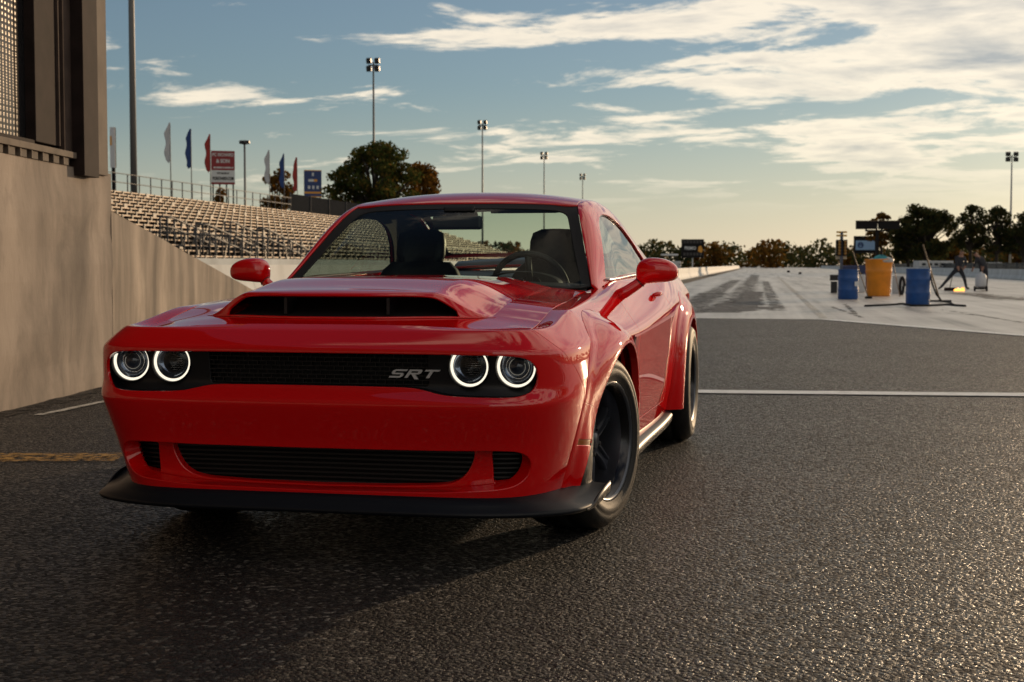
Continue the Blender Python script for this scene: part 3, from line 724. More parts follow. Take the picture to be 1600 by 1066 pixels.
hood = panel('hood', HOODB, hood_outer, PAINT, car, ds=.022, flange=.014)
# raised centre: shell running back from the scoop mouth
def bulge(u, v):                                             # u across, v = 0 at the mouth .. 1 at the cowl
    yf = scoop_y(u) + .016; yc = cowl_y(u) + .002; y = yf + (yc - yf) * v
    k = 1 - .05 * np.exp(-(y - yf) / .010)
    return np.stack([u, y, Hb(u, y) - .0010 + .0022 * sstep(0, .05, Sx(u, y)) + h0(y) * Sx(u, y) * k], -1)
BUL = FnSurf(bulge)
bo = [(x, 0.0) for x in np.linspace(-.585, .585, 60)] + [(.585, t) for t in np.linspace(.05, .95, 30)] + [(x, 1.0) for x in np.linspace(.585, -.585, 60)] + [(-.585, t) for t in np.linspace(.95, .05, 30)]
panel('hood_bulge', BUL, bo, PAINT, car, ds=.016, sc=(1, 1.15), flange=.0)
def plate(u, v):                                             # front face of the bulge
    yf = scoop_y(u); y = yf + .016 * np.maximum(v, 0) ** 1.6; hh = h0(yf) * Sx(u, yf)
    top = Hb(u, yf + .016) + .0012 + h0(yf + .016) * Sx(u, yf + .016) * .95
    return np.stack([u, y, Hb(u, yf) + .0012 + (top - Hb(u, yf) - .0012) * v], -1)
PLT = FnSurf(plate)
po = [(x, 0.0) for x in np.linspace(-.575, .575, 70)] + [(.575, .5)] + [(x, 1.0) for x in np.linspace(.575, -.575, 70)] + [(-.575, .5)]
sl = roundpoly([(-.455, .05), (.455, .05), (.455, .55), (.385, .90), (-.385, .90), (-.455, .55)], [.03, .03, .08, .10, .10, .08])
sl = roundpoly([(-.462, .04), (.462, .04), (.450, .66), (.36, .965), (-.36, .965), (-.450, .66)], [.02, .02, .10, .14, .14, .10])
panel('scoop_face', PLT, po, PAINT, car, holes=[sl], ds=.010, sc=(1, .07), flange=.0, hole_flange=.010, round_=.004)
mb = MB(); mb.grid([[(x, float(scoop_y(x)) + dy, float(Hb(x, float(scoop_y(x)) + dy)) + dz) for x in np.linspace(-.44, .44, 30)] for dy, dz in ((.014, .004), (.10, .004), (.20, .004), (.24, .035))])
mb.build('scoop_duct', BLKM, car)
for x in (-.20, .20): MB().box((x, float(scoop_y(x)) + .09, float(Hb(x, -.64)) + .034), (.012, .10, .062)).build('scoop_vane', BLK, car)

# ------------------------------------------------------------------ greenhouse
# inner edge of the side frame: windscreen edge, roof rail, rear-glass edge
TE = np.array([(.690, .742, .972), (.80, .712, 1.045), (.95, .668, 1.155), (1.10, .624, 1.262), (1.22, .592, 1.332), (1.30, .576, 1.362), (1.42, .570, 1.385), (1.65, .566, 1.402), (2.0, .560, 1.398), (2.3, .556, 1.368), (2.6, .566, 1.290), (2.9, .590, 1.175), (3.12, .620, 1.080), (3.3, .66, 1.045)])
def te(y): return cspline(TE[:, 0], TE[:, 1], y), cspline(TE[:, 0], TE[:, 2], y)
_yy = np.linspace(.55, 3.40, 300); _l0 = np.array([BODY(np.array([uy(k, y)]), np.array([k]))[0] for y, k in ((y, .09 + .42 * (1 - sstep(.70, 1.02, y))) for y in _yy)])
def belt(y): return np.interp(y, _l0[:, 1], _l0[:, 0]), np.interp(y, _l0[:, 1], _l0[:, 2])
def side_frame(u, v):                                        # u = y, v = 0 belt .. 1 roof rail
    bx, bz = belt(u); tx, tz = te(u); hh = np.maximum(tz - bz, .02)
    cx = tx + .40 * (bx - tx); cz = bz + hh * (1.0 + .02)
    k = (1 - v) ** 2; l_ = 2 * v * (1 - v); q = v ** 2
    return np.stack([k * bx + l_ * cx + q * tx, u, k * bz + l_ * cz + q * (bz + hh)], -1)
SF = FnSurf(side_frame)
def sf_uv(pts):                                              # (y,z) -> (y,v)
    out = []
    for y, z in pts:
        lo, hi = 0.0, 1.0
        for _ in range(40):
            m_ = (lo + hi) / 2
            if side_frame(np.array([y]), np.array([m_]))[0, 2] < z: lo = m_
            else: hi = m_
        out.append((y, (lo + hi) / 2))
    return np.array(out)
WIN = cspline_pts = None
def loop_spline(P, n=120):
    P = np.array(P + [P[0]]); k = np.arange(len(P)); t = np.linspace(0, len(P) - 1, n)[:-1]
    return np.stack([np.interp(t, k, P[:, 0]), np.interp(t, k, P[:, 1])], 1)
win_yz = roundpoly([(.920, 1.000), (1.08, 1.128), (1.25, 1.245), (1.44, 1.314), (1.62, 1.330), (1.85, 1.325), (2.08, 1.288), (2.30, 1.205), (2.47, 1.098), (2.54, 1.045), (2.52, 1.032), (1.8, 1.018), (1.3, 1.006)], [.02, .1, .1, .08, .08, .1, .1, .1, .06, .02, .03, .1, .1])
wv = sf_uv(resample(win_yz, .03, np.array([1, 1])))
fo = [(y, 0.02) for y in np.linspace(.70, 3.28, 80)] + [(3.28, t) for t in np.linspace(.2, .9, 5)] + [(y, 1.0) for y in np.linspace(3.28, .70, 110)] + [(.70, t) for t in np.linspace(.9, .2, 5)]
FSC = (1.0, .42)
panel('side_frame', SF, fo, PAINT, car, holes=[wv], sc=FSC, ds=.016, mirror_copy=True, flange=.012, hole_flange=.018, round_=.004)
def shr(P, k): c = P.mean(0); return c + (P - c) * k
# black and bright weather strips round the side glass, then the glass
panel('window_trim', SF, wv, GLB, car, holes=[shr(wv, .955)], sc=FSC, ds=.02, mirror_copy=True, flange=0, offset=-.006)
panel('side_window', SF, shr(wv, .985), SDG, car, sc=FSC, ds=.05, mirror_copy=True, flange=0, offset=-.011)
for s_ in (1, -1):
    pts = [side_frame(np.array([y]), np.array([v]))[0] for y, v in sf_uv([(y, .995 + (y - .9) * .0185) for y in np.linspace(.90, 2.50, 24)])]
    MB().tube([(s_ * (p[0] + .004), p[1], p[2]) for p in pts], .0065, 6).build('belt_trim', SILV, car)
# roof
def roof(u, v):                                              # u = x/edge, v = y
    tx, tz = te(v); cr = .034 + .010 * sstep(1.25, 1.6, v); x = u * tx
    return np.stack([x, v + 0 * u, tz + cr * (1 - np.abs(u) ** 2.3)], -1)
RF = FnSurf(roof)
def hdr_y(u): return 1.245 + .055 * np.abs(u) ** 2
ro = [(u, float(hdr_y(u))) for u in np.linspace(-.985, .985, 40)] + [(.985, y) for y in np.linspace(1.33, 2.30, 30)] + [(u, 2.36 - .06 * abs(u) ** 2) for u in np.linspace(.985, -.985, 40)] + [(-.985, y) for y in np.linspace(2.30, 1.33, 30)]
panel('roof', RF, ro, PAINT, car, sc=(.57, 1), ds=.022, flange=.02, round_=.006)
hl_o = [(u * .97, 1.27 + .05 * abs(u)) for u in np.linspace(-1, 1, 20)] + [(u * .97, 2.33) for u in np.linspace(1, -1, 20)]
panel('headliner', RF, hl_o, HEADL, car, sc=(.57, 1), ds=.06, flange=0, offset=-.035)
# windscreen
def wsc(u, v):                                               # u -1..1 across, v 0 base .. 1 header
    yb_, xb_, zb_ = .700, .742, .965; e = np.abs(u)
    yt = hdr_y(u) - .004; 
    bx = u * xb_; by = .455 + .245 * e ** 2.2; bz = .955 + .010 * (1 - e ** 2)
    txx, tzz = te(yt + 0.004); tx = u * .992 * txx; tz = roof(u * .985, yt + .004)[..., 2] - .006
    y = by + (yt - by) * v; x = bx + (tx - bx) * v; z = bz + (tz - bz) * v
    bow = .030 * np.sin(v * math.pi) * (1 - e ** 3 * .8)
    return np.stack([x, y - bow * .6, z + bow * .75], -1)
WS = FnSurf(wsc)
# keep the glass edge on the side-frame edge
def wsc2(u, v):
    P = wsc(u, v); e = np.clip((np.abs(u) - .75) / .25, 0, 1); e = e * e * (3 - 2 * e)
    y = P[..., 1]; tx, tz = te(np.clip(y, .69, 1.31)); tgt = np.stack([np.sign(u) * (tx - .004) * np.clip(np.abs(u), .0, 1.0), y, tz - .004], -1)
    return P + (tgt - P) * e[..., None]
WS = FnSurf(wsc2)
wo_ = [(u, 0.0) for u in np.linspace(-.995, .995, 50)] + [(.995, t) for t in np.linspace(.05, .95, 20)] + [(u, 1.0) for u in np.linspace(.995, -.995, 50)] + [(-.995, t) for t in np.linspace(.95, .05, 20)]
wi_ = roundpoly([(-.945, .03), (.945, .03), (.905, .925), (-.905, .925)], [.05, .05, .12, .12])
panel('windscreen_band', WS, wo_, BLKM, car, holes=[wi_], sc=(.66, .80), ds=.03, flange=.006, offset=-.002)
panel('windscreen', WS, [(u * .99, t * .98 + .01) for u, t in wo_], WSG, car, sc=(.66, .80), ds=.04, flange=0, offset=-.005)
# rear glass and boot lid
def rgl(u, v):
    y = 2.345 - .05 * np.abs(u) ** 2 + (3.10 - 2.345) * v; tx, tz = te(y); cr = .042 * (1 - v) + .030 * v
    return np.stack([u * tx, y, tz + cr * (1 - np.abs(u) ** 2.3)], -1)
RG = FnSurf(rgl)
sq = [(u, 0.0) for u in np.linspace(-.985, .985, 30)] + [(u, 1.0) for u in np.linspace(.985, -.985, 30)]
panel('rear_window_band', RG, sq, BLKM, car, holes=[roundpoly([(-.90, .07), (.90, .07), (.90, .93), (-.90, .93)], .08)], sc=(.58, .8), ds=.04, flange=0)
panel('rear_window', RG, [(u * .98, v) for u, v in sq], RWG, car, sc=(.58, .8), ds=.06, flange=0, offset=-.004)
def deck(u, v):
    xe = np.interp(v, [3.05, 3.4, 3.93], [.77, .757, .70]); x = u * xe; ze = np.interp(v, [3.05, 3.4, 3.93], [1.034, 1.030, 1.028])
    return np.stack([x, v + 0 * u, ze + .034 * (1 - np.abs(u) ** 2.4)], -1)
DK = FnSurf(deck)
panel('boot_lid', DK, [(u, 3.085) for u in np.linspace(-1, 1, 20)] + [(u, 3.90) for u in np.linspace(1, -1, 20)], PAINT, car, sc=(.77, 1), ds=.04, flange=.014)
mb = MB(); xs = np.linspace(-.70, .70, 30)
mb.grid([[(x, 3.76 + dy - .04 * (abs(x) / .7) ** 2, 1.06 - .030 * (abs(x) / .7) ** 2.4 + dz) for x in xs] for dy, dz in ((0, .0), (.05, .035), (.14, .058), (.16, .052), (.15, .030), (.12, -.01))]); mb.build('spoiler', BLK, car)
for s_ in (-1, 1): MB().box((s_ * .45, 4.012, .84), (.66, .03, .09)).build('tail_lamp', mat('tail_lamp_red', (.25, .006, .006), .15) if 'tail_lamp_red' not in MATS else MATS['tail_lamp_red'], car, bevel=.012)
# cowl under the windscreen and wipers
mb = MB(); mb.grid([[(x, float(cowl_y(x)) + dy, float(Hb(x, cowl_y(x))) - dz) for x in np.linspace(-.72, .72, 24)] for dy, dz in ((-.02, .012), (.06, .02), (.22, .03))]); mb.build('cowl', BLK, car)
for x0, x1, y1 in ((-.10, -.60, .14), (.46, -.05, .10)):
    a = wsc2(np.array([x0 / .74]), np.array([.03]))[0]; b = wsc2(np.array([x1 / .74]), np.array([y1 * .45]))[0]
    MB().tube([Vector(a) + Vector((0, -.03, .02)), (Vector(a) * .5 + Vector(b) * .5) + Vector((0, -.02, .028)), Vector(b) + Vector((0, -.012, .02))], [.008, .006, .004], 6).build('wiper', BLKM, car)

# ------------------------------------------------------------------ mirrors
def mirror(s_):
    c = Vector((s_ * 1.010, .945, 1.040))
    def ell(th, ph, k=1.0):
        e1, e2 = .72, .62
        def pw(a, e): return np.sign(a) * np.abs(a) ** e
        x = .098 * pw(np.cos(ph), e1) * pw(np.cos(th), e2); z = .058 * pw(np.sin(ph), e1); y = .075 * pw(np.cos(ph), e1) * pw(np.sin(th), e2)
        return x, y, z
    ph = np.linspace(-math.pi / 2, math.pi / 2, 22); th = np.linspace(0, 2 * math.pi, 41); P = []
    for p in ph:
        r = []
        for t in th:
            x, y, z = ell(t, p); y = y if y < 0 else y * .55
            x *= 1 - .10 * (z / .058) * 0; z *= 1 - .16 * (x / .098) ; z -= .012 * (x / .098) ** 2
            r.append((c.x + s_ * x, c.y + y + .06 * s_ * 0, c.z + z))
        P.append(r)
    h = MB().grid(P).build('door_mirror', PAINT, car)
    pts = [(s_ * .825, .885, .915), (s_ * .872, .900, .942), (s_ * .915, .925, .972), (s_ * .945, .94, .998), (s_ * .975, .945, 1.02)]
    MB().tube(pts, [.030, .027, .025, .025, .030], 14).build('mirror_arm', PAINT, h)
    MB().lathe([(.0275, -.002), (.0285, 0), (.0275, .002)], 'z', n=20).build('mirror_joint', BLK, h)
    g = h.children[-1]; g.location = (s_ * .930, .932, .985); g.rotation_euler = (0, s_ * R(48), 0)
    mg = MB().lathe([(.001, .004), (.084, .004), (.086, -.002)], 'y', n=28).build('mirror_glass', CHR, h); mg.location = (c.x, c.y + .036, c.z - .002); mg.scale = (1, 1, .50)
for s_ in (1, -1): mirror(s_)

# ------------------------------------------------------------------ door handles, badges
for s_, d in zip((1, -1), doors):
    p = BODY(np.array([u_of_y(1.86)]), np.array([1.45]))[0]
    MB().tube([(s_ * (p[0] + .006), p[1] - .09, p[2] - .004), (s_ * (p[0] + .026), p[1] - .06, p[2]), (s_ * (p[0] + .030), p[1], p[2] + .002), (s_ * (p[0] + .026), p[1] + .06, p[2] + .004), (s_ * (p[0] + .006), p[1] + .09, p[2] + .004)], [.008, .013, .014, .013, .008], 10).build('door_handle', PAINT, d)
    q = BODY(np.array([uy(2.75, .60)]), np.array([2.75]))[0]
    prof = [(-.028, -.05), (-.010, -.058), (.012, -.05), (.026, -.02), (.024, .012), (.034, .045), (.012, .030), (-.006, .036), (-.026, .055), (-.022, .014), (-.032, -.012)]
    MB().prism(prof, 0, .006, lambda v_, q=q, s_=s_: Vector((s_ * (q[0] + .001 + v_.z), q[1] + v_.x, q[2] + v_.y))).build('fender_badge', GLB, car)

# ------------------------------------------------------------------ interior
mb = MB()
prof = [(.46, .93), (.60, .985), (.78, .995), (.90, .985), (1.00, .945), (1.05, .86), (1.03, .70), (1.00, .45)]
mb.grid([[(x, y + .10 * (abs(x) / .7) ** 2, z - .02 * (abs(x) / .7) ** 2) for x in np.linspace(-.72, .72, 24)] for y, z in prof]); mb.build('dashboard', DASH, car)
mb = MB(); mb.grid([[(.37 + .19 * math.cos(a) * k, .86 + dy, .975 + .058 * math.sin(a) * k) for a in np.linspace(0, math.pi, 16)] for k, dy in ((1, 0), (1.05, .06), (.95, .14))]); mb.build('instrument_hood', DASH, car)
def seat(x, y, s=1.0):
    def sec(w, z, y0, th): return [(x + w * .5 * cx, y0 + th * cy, z) for cx, cy in ((-1, .0), (-.92, -.55), (-.6, -.40), (0, -.32), (.6, -.40), (.92, -.55), (1, 0), (.8, .55), (0, .65), (-.8, .55), (-1, 0))]
    st = MB(); rows = [(.46, .50, y, .13), (.52, .62, y + .02, .14), (.54, .80, y + .06, .13), (.52, .95, y + .11, .11), (.42, 1.04, y + .14, .09), (.33, 1.08, y + .155, .075)]
    st.grid([sec(*r) for r in rows]); st.grid([sec(*r) for r in ((.33, 1.08, y + .155, .075), (.05, 1.085, y + .155, .02))])
    b = st.build('seat', LEA, car)
    hr = MB(); hr.grid([sec(*r) for r in ((.05, 1.075, y + .15, .02), (.25, 1.08, y + .15, .06), (.275, 1.12, y + .15, .072), (.275, 1.19, y + .165, .07), (.25, 1.235, y + .18, .06), (.16, 1.255, y + .185, .04), (.03, 1.258, y + .185, .01))]); hr.build('headrest', LEA, b)
    MB().box((x, y - .22, .46), (.52, .52, .16)).build('seat_cushion', LEA, b, bevel=.04)
seat(.37, 1.62); seat(-.37, 1.62)
mb = MB(); mb.grid([[(x, y, z) for x in np.linspace(-.60, .60, 12)] for y, z in ((2.15, .55), (2.28, .60), (2.45, .98), (2.55, 1.00), (3.12, 1.03))]); mb.build('rear_bench', LEA, car)
sw = MB(); c = Vector((.37, 1.12, .95)); ax = Vector((0, .92, .38)).normalized(); u_ = Vector((1, 0, 0)); v_ = ax.cross(u_)
sw.tube([c + (u_ * math.cos(t) + v_ * math.sin(t)) * .182 for t in np.linspace(0, 2 * math.pi, 41)], .0155, 10, cap=False)
for t in (R(0), R(180), R(270)): sw.bar(c, c + (u_ * math.cos(t) + v_ * math.sin(t)) * .175, .016, 8)
sw.lathe([(.065, -.02), (.06, .02), (.0005, .025)], 'y', c, 24); sw.build('steering_wheel', LEA, car)
rm = MB().box((0, 1.13, 1.272), (.25, .035, .068)).build('rear_view_mirror', BLK, car, bevel=.014)
MB().bar((0, 1.13, 1.285), (0, 1.20, 1.335), .014, 8).build('mirror_stem', BLK, rm)
MB().box((0, 1.20, 1.325), (.16, .09, .028), rx=R(-25)).build('sensor_pod', BLK, car, bevel=.01)
for s_ in (1, -1):
    MB().box((s_ * .30, 1.36, 1.335), (.34, .14, .016), rx=R(4)).build('sun_visor', HEADL, car, bevel=.006)
    mb = MB(); mb.grid([[(s_ * (x - .05), y, z) for y in np.linspace(.75, 3.0, 20)] for x, z in ((.80, .985), (.82, .80), (.80, .45), (.70, .30))]); mb.build('door_card', DASH, car)
    ins = [(y, v) for y, v in fo]
panel('pillar_lining', SF, fo, HEADL, car, holes=[shr(wv, 1.0)], sc=FSC, ds=.05, mirror_copy=True, flange=0, offset=-.03)
MB().box((0, 1.6, .30), (1.5, 2.9, .02)).build('cabin_floor', BLKM, car)
MB().box((0, 1.55, .55), (.22, 1.0, .40)).build('centre_console', DASH, car, bevel=.03)
mb = MB(); mb.grid([[(x, .44, z) for x in (-.72, .72)] for z in (.25, .90)]); mb.build('firewall', BLKM, car)
# ------------------------------------------------------------------ setting: ground, track, paint
TH = R(-2.45); TD = Vector((math.sin(TH), math.cos(TH), 0)); TN = Vector((math.cos(TH), -math.sin(TH), 0))
ORG = Vector((CAM[0], CAM[1], 0))
def T(a, l, z=0.0): return ORG + TD * a + TN * l + Vector((0, 0, z))
TRZ = -TH
def lk(px, a_l):                                             # along-track distance at which lateral a_l is seen at column px
    return a_l * FPX / (px - 1185.0)

def asphalt_mat():
    m = mat('asphalt', (.03, .03, .031), .5); t = m.node_tree; n = t.nodes; b = n['Principled BSDF']; lk_ = t.links.new
    tcn = n.new('ShaderNodeTexCoord')
    vo = n.new('ShaderNodeTexVoronoi'); vo.inputs['Scale'].default_value = 66; lk_(tcn.outputs['Object'], vo.inputs['Vector'])
    vo2 = n.new('ShaderNodeTexVoronoi'); vo2.inputs['Scale'].default_value = 190; lk_(tcn.outputs['Object'], vo2.inputs['Vector'])
    no = n.new('ShaderNodeTexNoise'); no.inputs['Scale'].default_value = .55; no.inputs['Detail'].default_value = 7; lk_(tcn.outputs['Object'], no.inputs['Vector'])
    sp_ = n.new('ShaderNodeSeparateColor'); lk_(vo.outputs['Color'], sp_.inputs[0])
    rp = n.new('ShaderNodeValToRGB'); e = rp.color_ramp.elements
    e[0].position = 0; e[0].color = (.007, .0068, .0072, 1); e[1].position = 1; e[1].color = (.18, .165, .145, 1)
    k = e.new(.55); k.color = (.0145, .014, .0146, 1); k = e.new(.86); k.color = (.031, .0295, .028, 1)
    lk_(sp_.outputs[0], rp.inputs[0])
    mx = n.new('ShaderNodeMix'); mx.data_type = 'RGBA'; mx.blend_type = 'MULTIPLY'; mx.inputs[0].default_value = 1
    r2 = n.new('ShaderNodeMapRange'); r2.inputs['From Min'].default_value = .3; r2.inputs['From Max'].default_value = .7; r2.inputs['To Min'].default_value = .45; r2.inputs['To Max'].default_value = 1.55
    gr_ = n.new('ShaderNodeTexNoise'); gr_.inputs['Scale'].default_value = 34; gr_.inputs['Detail'].default_value = 4; gr_.inputs['Roughness'].default_value = .7; lk_(tcn.outputs['Object'], gr_.inputs['Vector'])
    gm_ = n.new('ShaderNodeMath'); gm_.operation = 'MULTIPLY_ADD'; gm_.inputs[1].default_value = .9; lk_(gr_.outputs[0], gm_.inputs[0]); gs_ = n.new('ShaderNodeMath'); gs_.operation = 'SUBTRACT'; gs_.inputs[1].default_value = .45; lk_(no.outputs[0], gs_.inputs[0]); lk_(gs_.outputs[0], gm_.inputs[2])
    lk_(gm_.outputs[0], r2.inputs[0]); lk_(rp.outputs[0], mx.inputs[6]); lk_(r2.outputs[0], mx.inputs[7]); lk_(mx.outputs[2], b.inputs['Base Color'])
    mr = n.new('ShaderNodeMapRange'); mr.inputs['To Min'].default_value = .30; mr.inputs['To Max'].default_value = .80; b.inputs['Specular IOR Level'].default_value = .25; lk_(sp_.outputs[1], mr.inputs[0]); lk_(mr.outputs[0], b.inputs['Roughness'])
    ad = n.new('ShaderNodeMath'); ad.operation = 'ADD'; m3 = n.new('ShaderNodeMath'); m3.operation = 'MULTIPLY'; m3.inputs[1].default_value = .35
    lk_(vo2.outputs['Distance'], m3.inputs[0])
    m4 = n.new('ShaderNodeMath'); m4.operation = 'MULTIPLY'; m4.inputs[1].default_value = .5; lk_(sp_.outputs[2], m4.inputs[0])
    a2 = n.new('ShaderNodeMath'); a2.operation = 'SUBTRACT'; lk_(m4.outputs[0], a2.inputs[0]); lk_(vo.outputs['Distance'], a2.inputs[1])
    lk_(a2.outputs[0], ad.inputs[0]); lk_(m3.outputs[0], ad.inputs[1])
    bp = n.new('ShaderNodeBump'); bp.inputs['Strength'].default_value = 1.0; bp.inputs['Distance'].default_value = .009
    lk_(ad.outputs[0], bp.inputs['Height']); lk_(bp.outputs[0], b.inputs['Normal'])
    return m
ASP = asphalt_mat()
def track_mat():
    m = mat('track_concrete', (.40, .38, .35), .38); t = m.node_tree; n = t.nodes; b = n['Principled BSDF']; lk_ = t.links.new
    tcn = n.new('ShaderNodeTexCoord'); mp_ = n.new('ShaderNodeMapping'); mp_.inputs['Rotation'].default_value = (0, 0, TH); lk_(tcn.outputs['Object'], mp_.inputs[0])
    m2 = n.new('ShaderNodeMapping'); m2.inputs['Scale'].default_value = (1.5, .045, 1); lk_(mp_.outputs[0], m2.inputs[0])
    st = n.new('ShaderNodeTexNoise'); st.inputs['Scale'].default_value = 1; st.inputs['Detail'].default_value = 6; st.inputs['Roughness'].default_value = .6; lk_(m2.outputs[0], st.inputs[0])
    n2_ = n.new('ShaderNodeTexNoise'); n2_.inputs['Scale'].default_value = .35; n2_.inputs['Detail'].default_value = 6; lk_(mp_.outputs[0], n2_.inputs[0])
    ad = n.new('ShaderNodeMath'); ad.operation = 'MULTIPLY_ADD'; ad.inputs[1].default_value = .65; lk_(st.outputs[0], ad.inputs[0])
    mu = n.new('ShaderNodeMath'); mu.operation = 'MULTIPLY'; mu.inputs[1].default_value = .35; lk_(n2_.outputs[0], mu.inputs[0]); lk_(mu.outputs[0], ad.inputs[2])
    rp = n.new('ShaderNodeValToRGB'); e = rp.color_ramp.elements; e[0].position = .36; e[0].color = (.10, .088, .078, 1); e[1].position = .60; e[1].color = (.66, .63, .58, 1); k = e.new(.46); k.color = (.42, .39, .35, 1)
    lk_(ad.outputs[0], rp.inputs[0]); lk_(rp.outputs[0], b.inputs['Base Color'])
    return m
TRK = track_mat()
WPNT = vary(mat('white_road_paint', (.85, .84, .80), .4), 9, .18, bump=.3, bscale=160)
def stain(m, scale=1.0, lo=.60, stretch=(1, 1, .5)):
    t = m.node_tree; n = t.nodes; b = n['Principled BSDF']; src = b.inputs['Base Color'].links[0].from_socket
    tcn = n.new('ShaderNodeTexCoord'); mp_ = n.new('ShaderNodeMapping'); mp_.inputs['Scale'].default_value = stretch; t.links.new(tcn.outputs['Object'], mp_.inputs[0])
    ns = n.new('ShaderNodeTexNoise'); ns.inputs['Scale'].default_value = scale; ns.inputs['Detail'].default_value = 11; ns.inputs['Roughness'].default_value = .68; ns.inputs['Distortion'].default_value = .6; t.links.new(mp_.outputs[0], ns.inputs[0])
    mr = n.new('ShaderNodeMapRange'); mr.inputs['From Min'].default_value = .38; mr.inputs['From Max'].default_value = .58; mr.inputs['To Min'].default_value = lo; mr.inputs['To Max'].default_value = 1.1; t.links.new(ns.outputs[0], mr.inputs[0])
    mx = n.new('ShaderNodeMix'); mx.data_type = 'RGBA'; mx.blend_type = 'MULTIPLY'; mx.inputs[0].default_value = 1; t.links.new(src, mx.inputs[6]); t.links.new(mr.outputs[0], mx.inputs[7]); t.links.new(mx.outputs[2], b.inputs['Base Color']); return m
CONC = vary(mat('weathered_concrete', (.28, .23, .19), .85), 1.1, .42, 10, bump=.28, bscale=26, stretch=(1.6, 1.6, .55))
CONC2 = vary(mat('streaked_concrete', (.31, .255, .205), .85), 1.4, .42, 10, bump=.25, bscale=30, stretch=(3, 3, .35))
stain(CONC, 1.3, .62); stain(CONC2, 1.6, .66, (1.4, 1.4, .3))
GRS = vary(mat('dry_grass', (.075, .075, .032), .9), .3, .4)
BARR = vary(mat('painted_barrier', (.56, .59, .60), .7), .7, .22, 7, stretch=(1, 1, .4))
STEEL = mat('galvanised_steel', (.30, .30, .30), .45, .6)
DKST = mat('dark_painted_steel', (.035, .036, .040), .5)
def sheet(name, pts, z, m, kind='structure'):
    me = bpy.data.meshes.new(name); me.from_pydata([(p[0], p[1], z) for p in pts], [], [tuple(range(len(pts)))])
    o = link(name, me, m); o['kind'] = kind
    if o.data.polygons[0].normal.z < 0: o.data.flip_normals()
    return o
sheet('ground', [(-1500, -1500), (1500, -1500), (1500, 3000), (-1500, 3000)], -.03, GRS)
sheet('asphalt_lot', [(-60, -45), (60, -45), (60, 60), (-60, 60)], 0.0, ASP)
e1 = Vector((1.86, 22.45, 0))
sheet('track', [(-11, 23.6), (e1.x, e1.y), (2.75, 20.6), (4.73, 16.75), (9, 8.9), (30, 8), (34, 70), T(700, 24), T(700, -11), (-13, 70)], .004, TRK)
# painted marks
d = Vector((2.575, .262, 0)).normalized(); p0 = Vector((.81, 6.24, 0))
def strip(name, a, b, wd, m, z=.008, wob=0.0):
    a = Vector((a[0], a[1], 0)); b = Vector((b[0], b[1], 0)); dd = (b - a).normalized(); nn_ = Vector((-dd.y, dd.x, 0)); n_ = max(2, int((b - a).length / .25)); A = []; B_ = []
    for i in range(n_ + 1):
        p = a + (b - a) * i / n_; A.append((p + nn_ * (wd / 2 + random.uniform(-wob, wob)))); B_.append((p - nn_ * (wd / 2 + random.uniform(-wob, wob))))
    me = bpy.data.meshes.new(name); n1_ = len(A); me.from_pydata([(p.x, p.y, z) for p in A + B_], [], [(n1_ + i, n1_ + i + 1, i + 1, i) for i in range(n1_ - 1)])
    return struct(link(name, me, m))
strip('white_line', p0 - d * 5.0, p0 + d * 12, .30, WPNT, wob=.006)
def worn(name, col, lo, hi, sc):
    m = mat(name, col, .6); t = m.node_tree; n = t.nodes; b = n['Principled BSDF']
    tcn = n.new('ShaderNodeTexCoord'); ns = n.new('ShaderNodeTexNoise'); ns.inputs['Scale'].default_value = sc; ns.inputs['Detail'].default_value = 9; ns.inputs['Roughness'].default_value = .7
    mr = n.new('ShaderNodeMapRange'); mr.inputs['From Min'].default_value = lo; mr.inputs['From Max'].default_value = hi
    t.links.new(tcn.outputs['Object'], ns.inputs[0]); t.links.new(ns.outputs[0], mr.inputs[0]); t.links.new(mr.outputs[0], b.inputs['Alpha'])
    return m
YPNT = worn('worn_yellow_paint', (.55, .30, .06), .42, .62, 16); WWRN = worn('worn_white_paint', (.6, .58, .52), .36, .52, 14); RUBM = worn('rubber_marks', (.022, .021, .022), .45, .55, 1.6)
y0, y1 = gnd(-200, 717), gnd(190, 716); strip('yellow_line', y0, y1, .34, YPNT, wob=.01)
strip('white_line', gnd(60, 650), gnd(200, 621), .07, WWRN, wob=.006)
strip('white_line', (1.90, 22.35), (4.75, 16.7), .30, WPNT, .010, .02); strip('white_line', (4.75, 16.7), (9.0, 8.8), .30, WPNT, .010, .02)
strip('white_line', gnd(1287, 498), gnd(1215, 432), .16, WWRN, .009, .01)
# tyre rubber laid on the launch pad
def patch(name, pts, m, z): 
    P = roundpoly([(p.x, p.y) for p in pts], .4); return sheet(name, P, z, m)
RM2 = worn('rubber_burnout', (.020, .019, .020), .38, .48, 2.4)
def track_streak(px0, py0, px1, py1, wd, m=RUBM, z=.0095):
    a, b = gnd(px0, py0), gnd(px1, py1); return strip('rubber_streak', a, b, wd, m, z, wd * .22)
track_streak(1118, 489, 1165, 470, .9, RM2); track_streak(1122, 487, 1205, 480, .9, RM2, .0105); track_streak(1168, 482, 1176, 456, .7, RM2, .0115)
track_streak(1060, 490, 1118, 458, 1.0, RUBM, .0125); track_streak(1150, 474, 1180, 430, .8); track_streak(1095, 470, 1150, 438, .7, RUBM, .0105); track_streak(1214, 486, 1196, 440, .35)
for a0_, b0_ in (((1300, 480), (1350, 498)), ((1320, 476), (1338, 492)), ((1470, 484), (1600, 505)), ((1430, 487), (1540, 494))): track_streak(*a0_, *b0_, .10)
track_streak(1500, 458, 1600, 470, 1.2, RUBM, .0115)

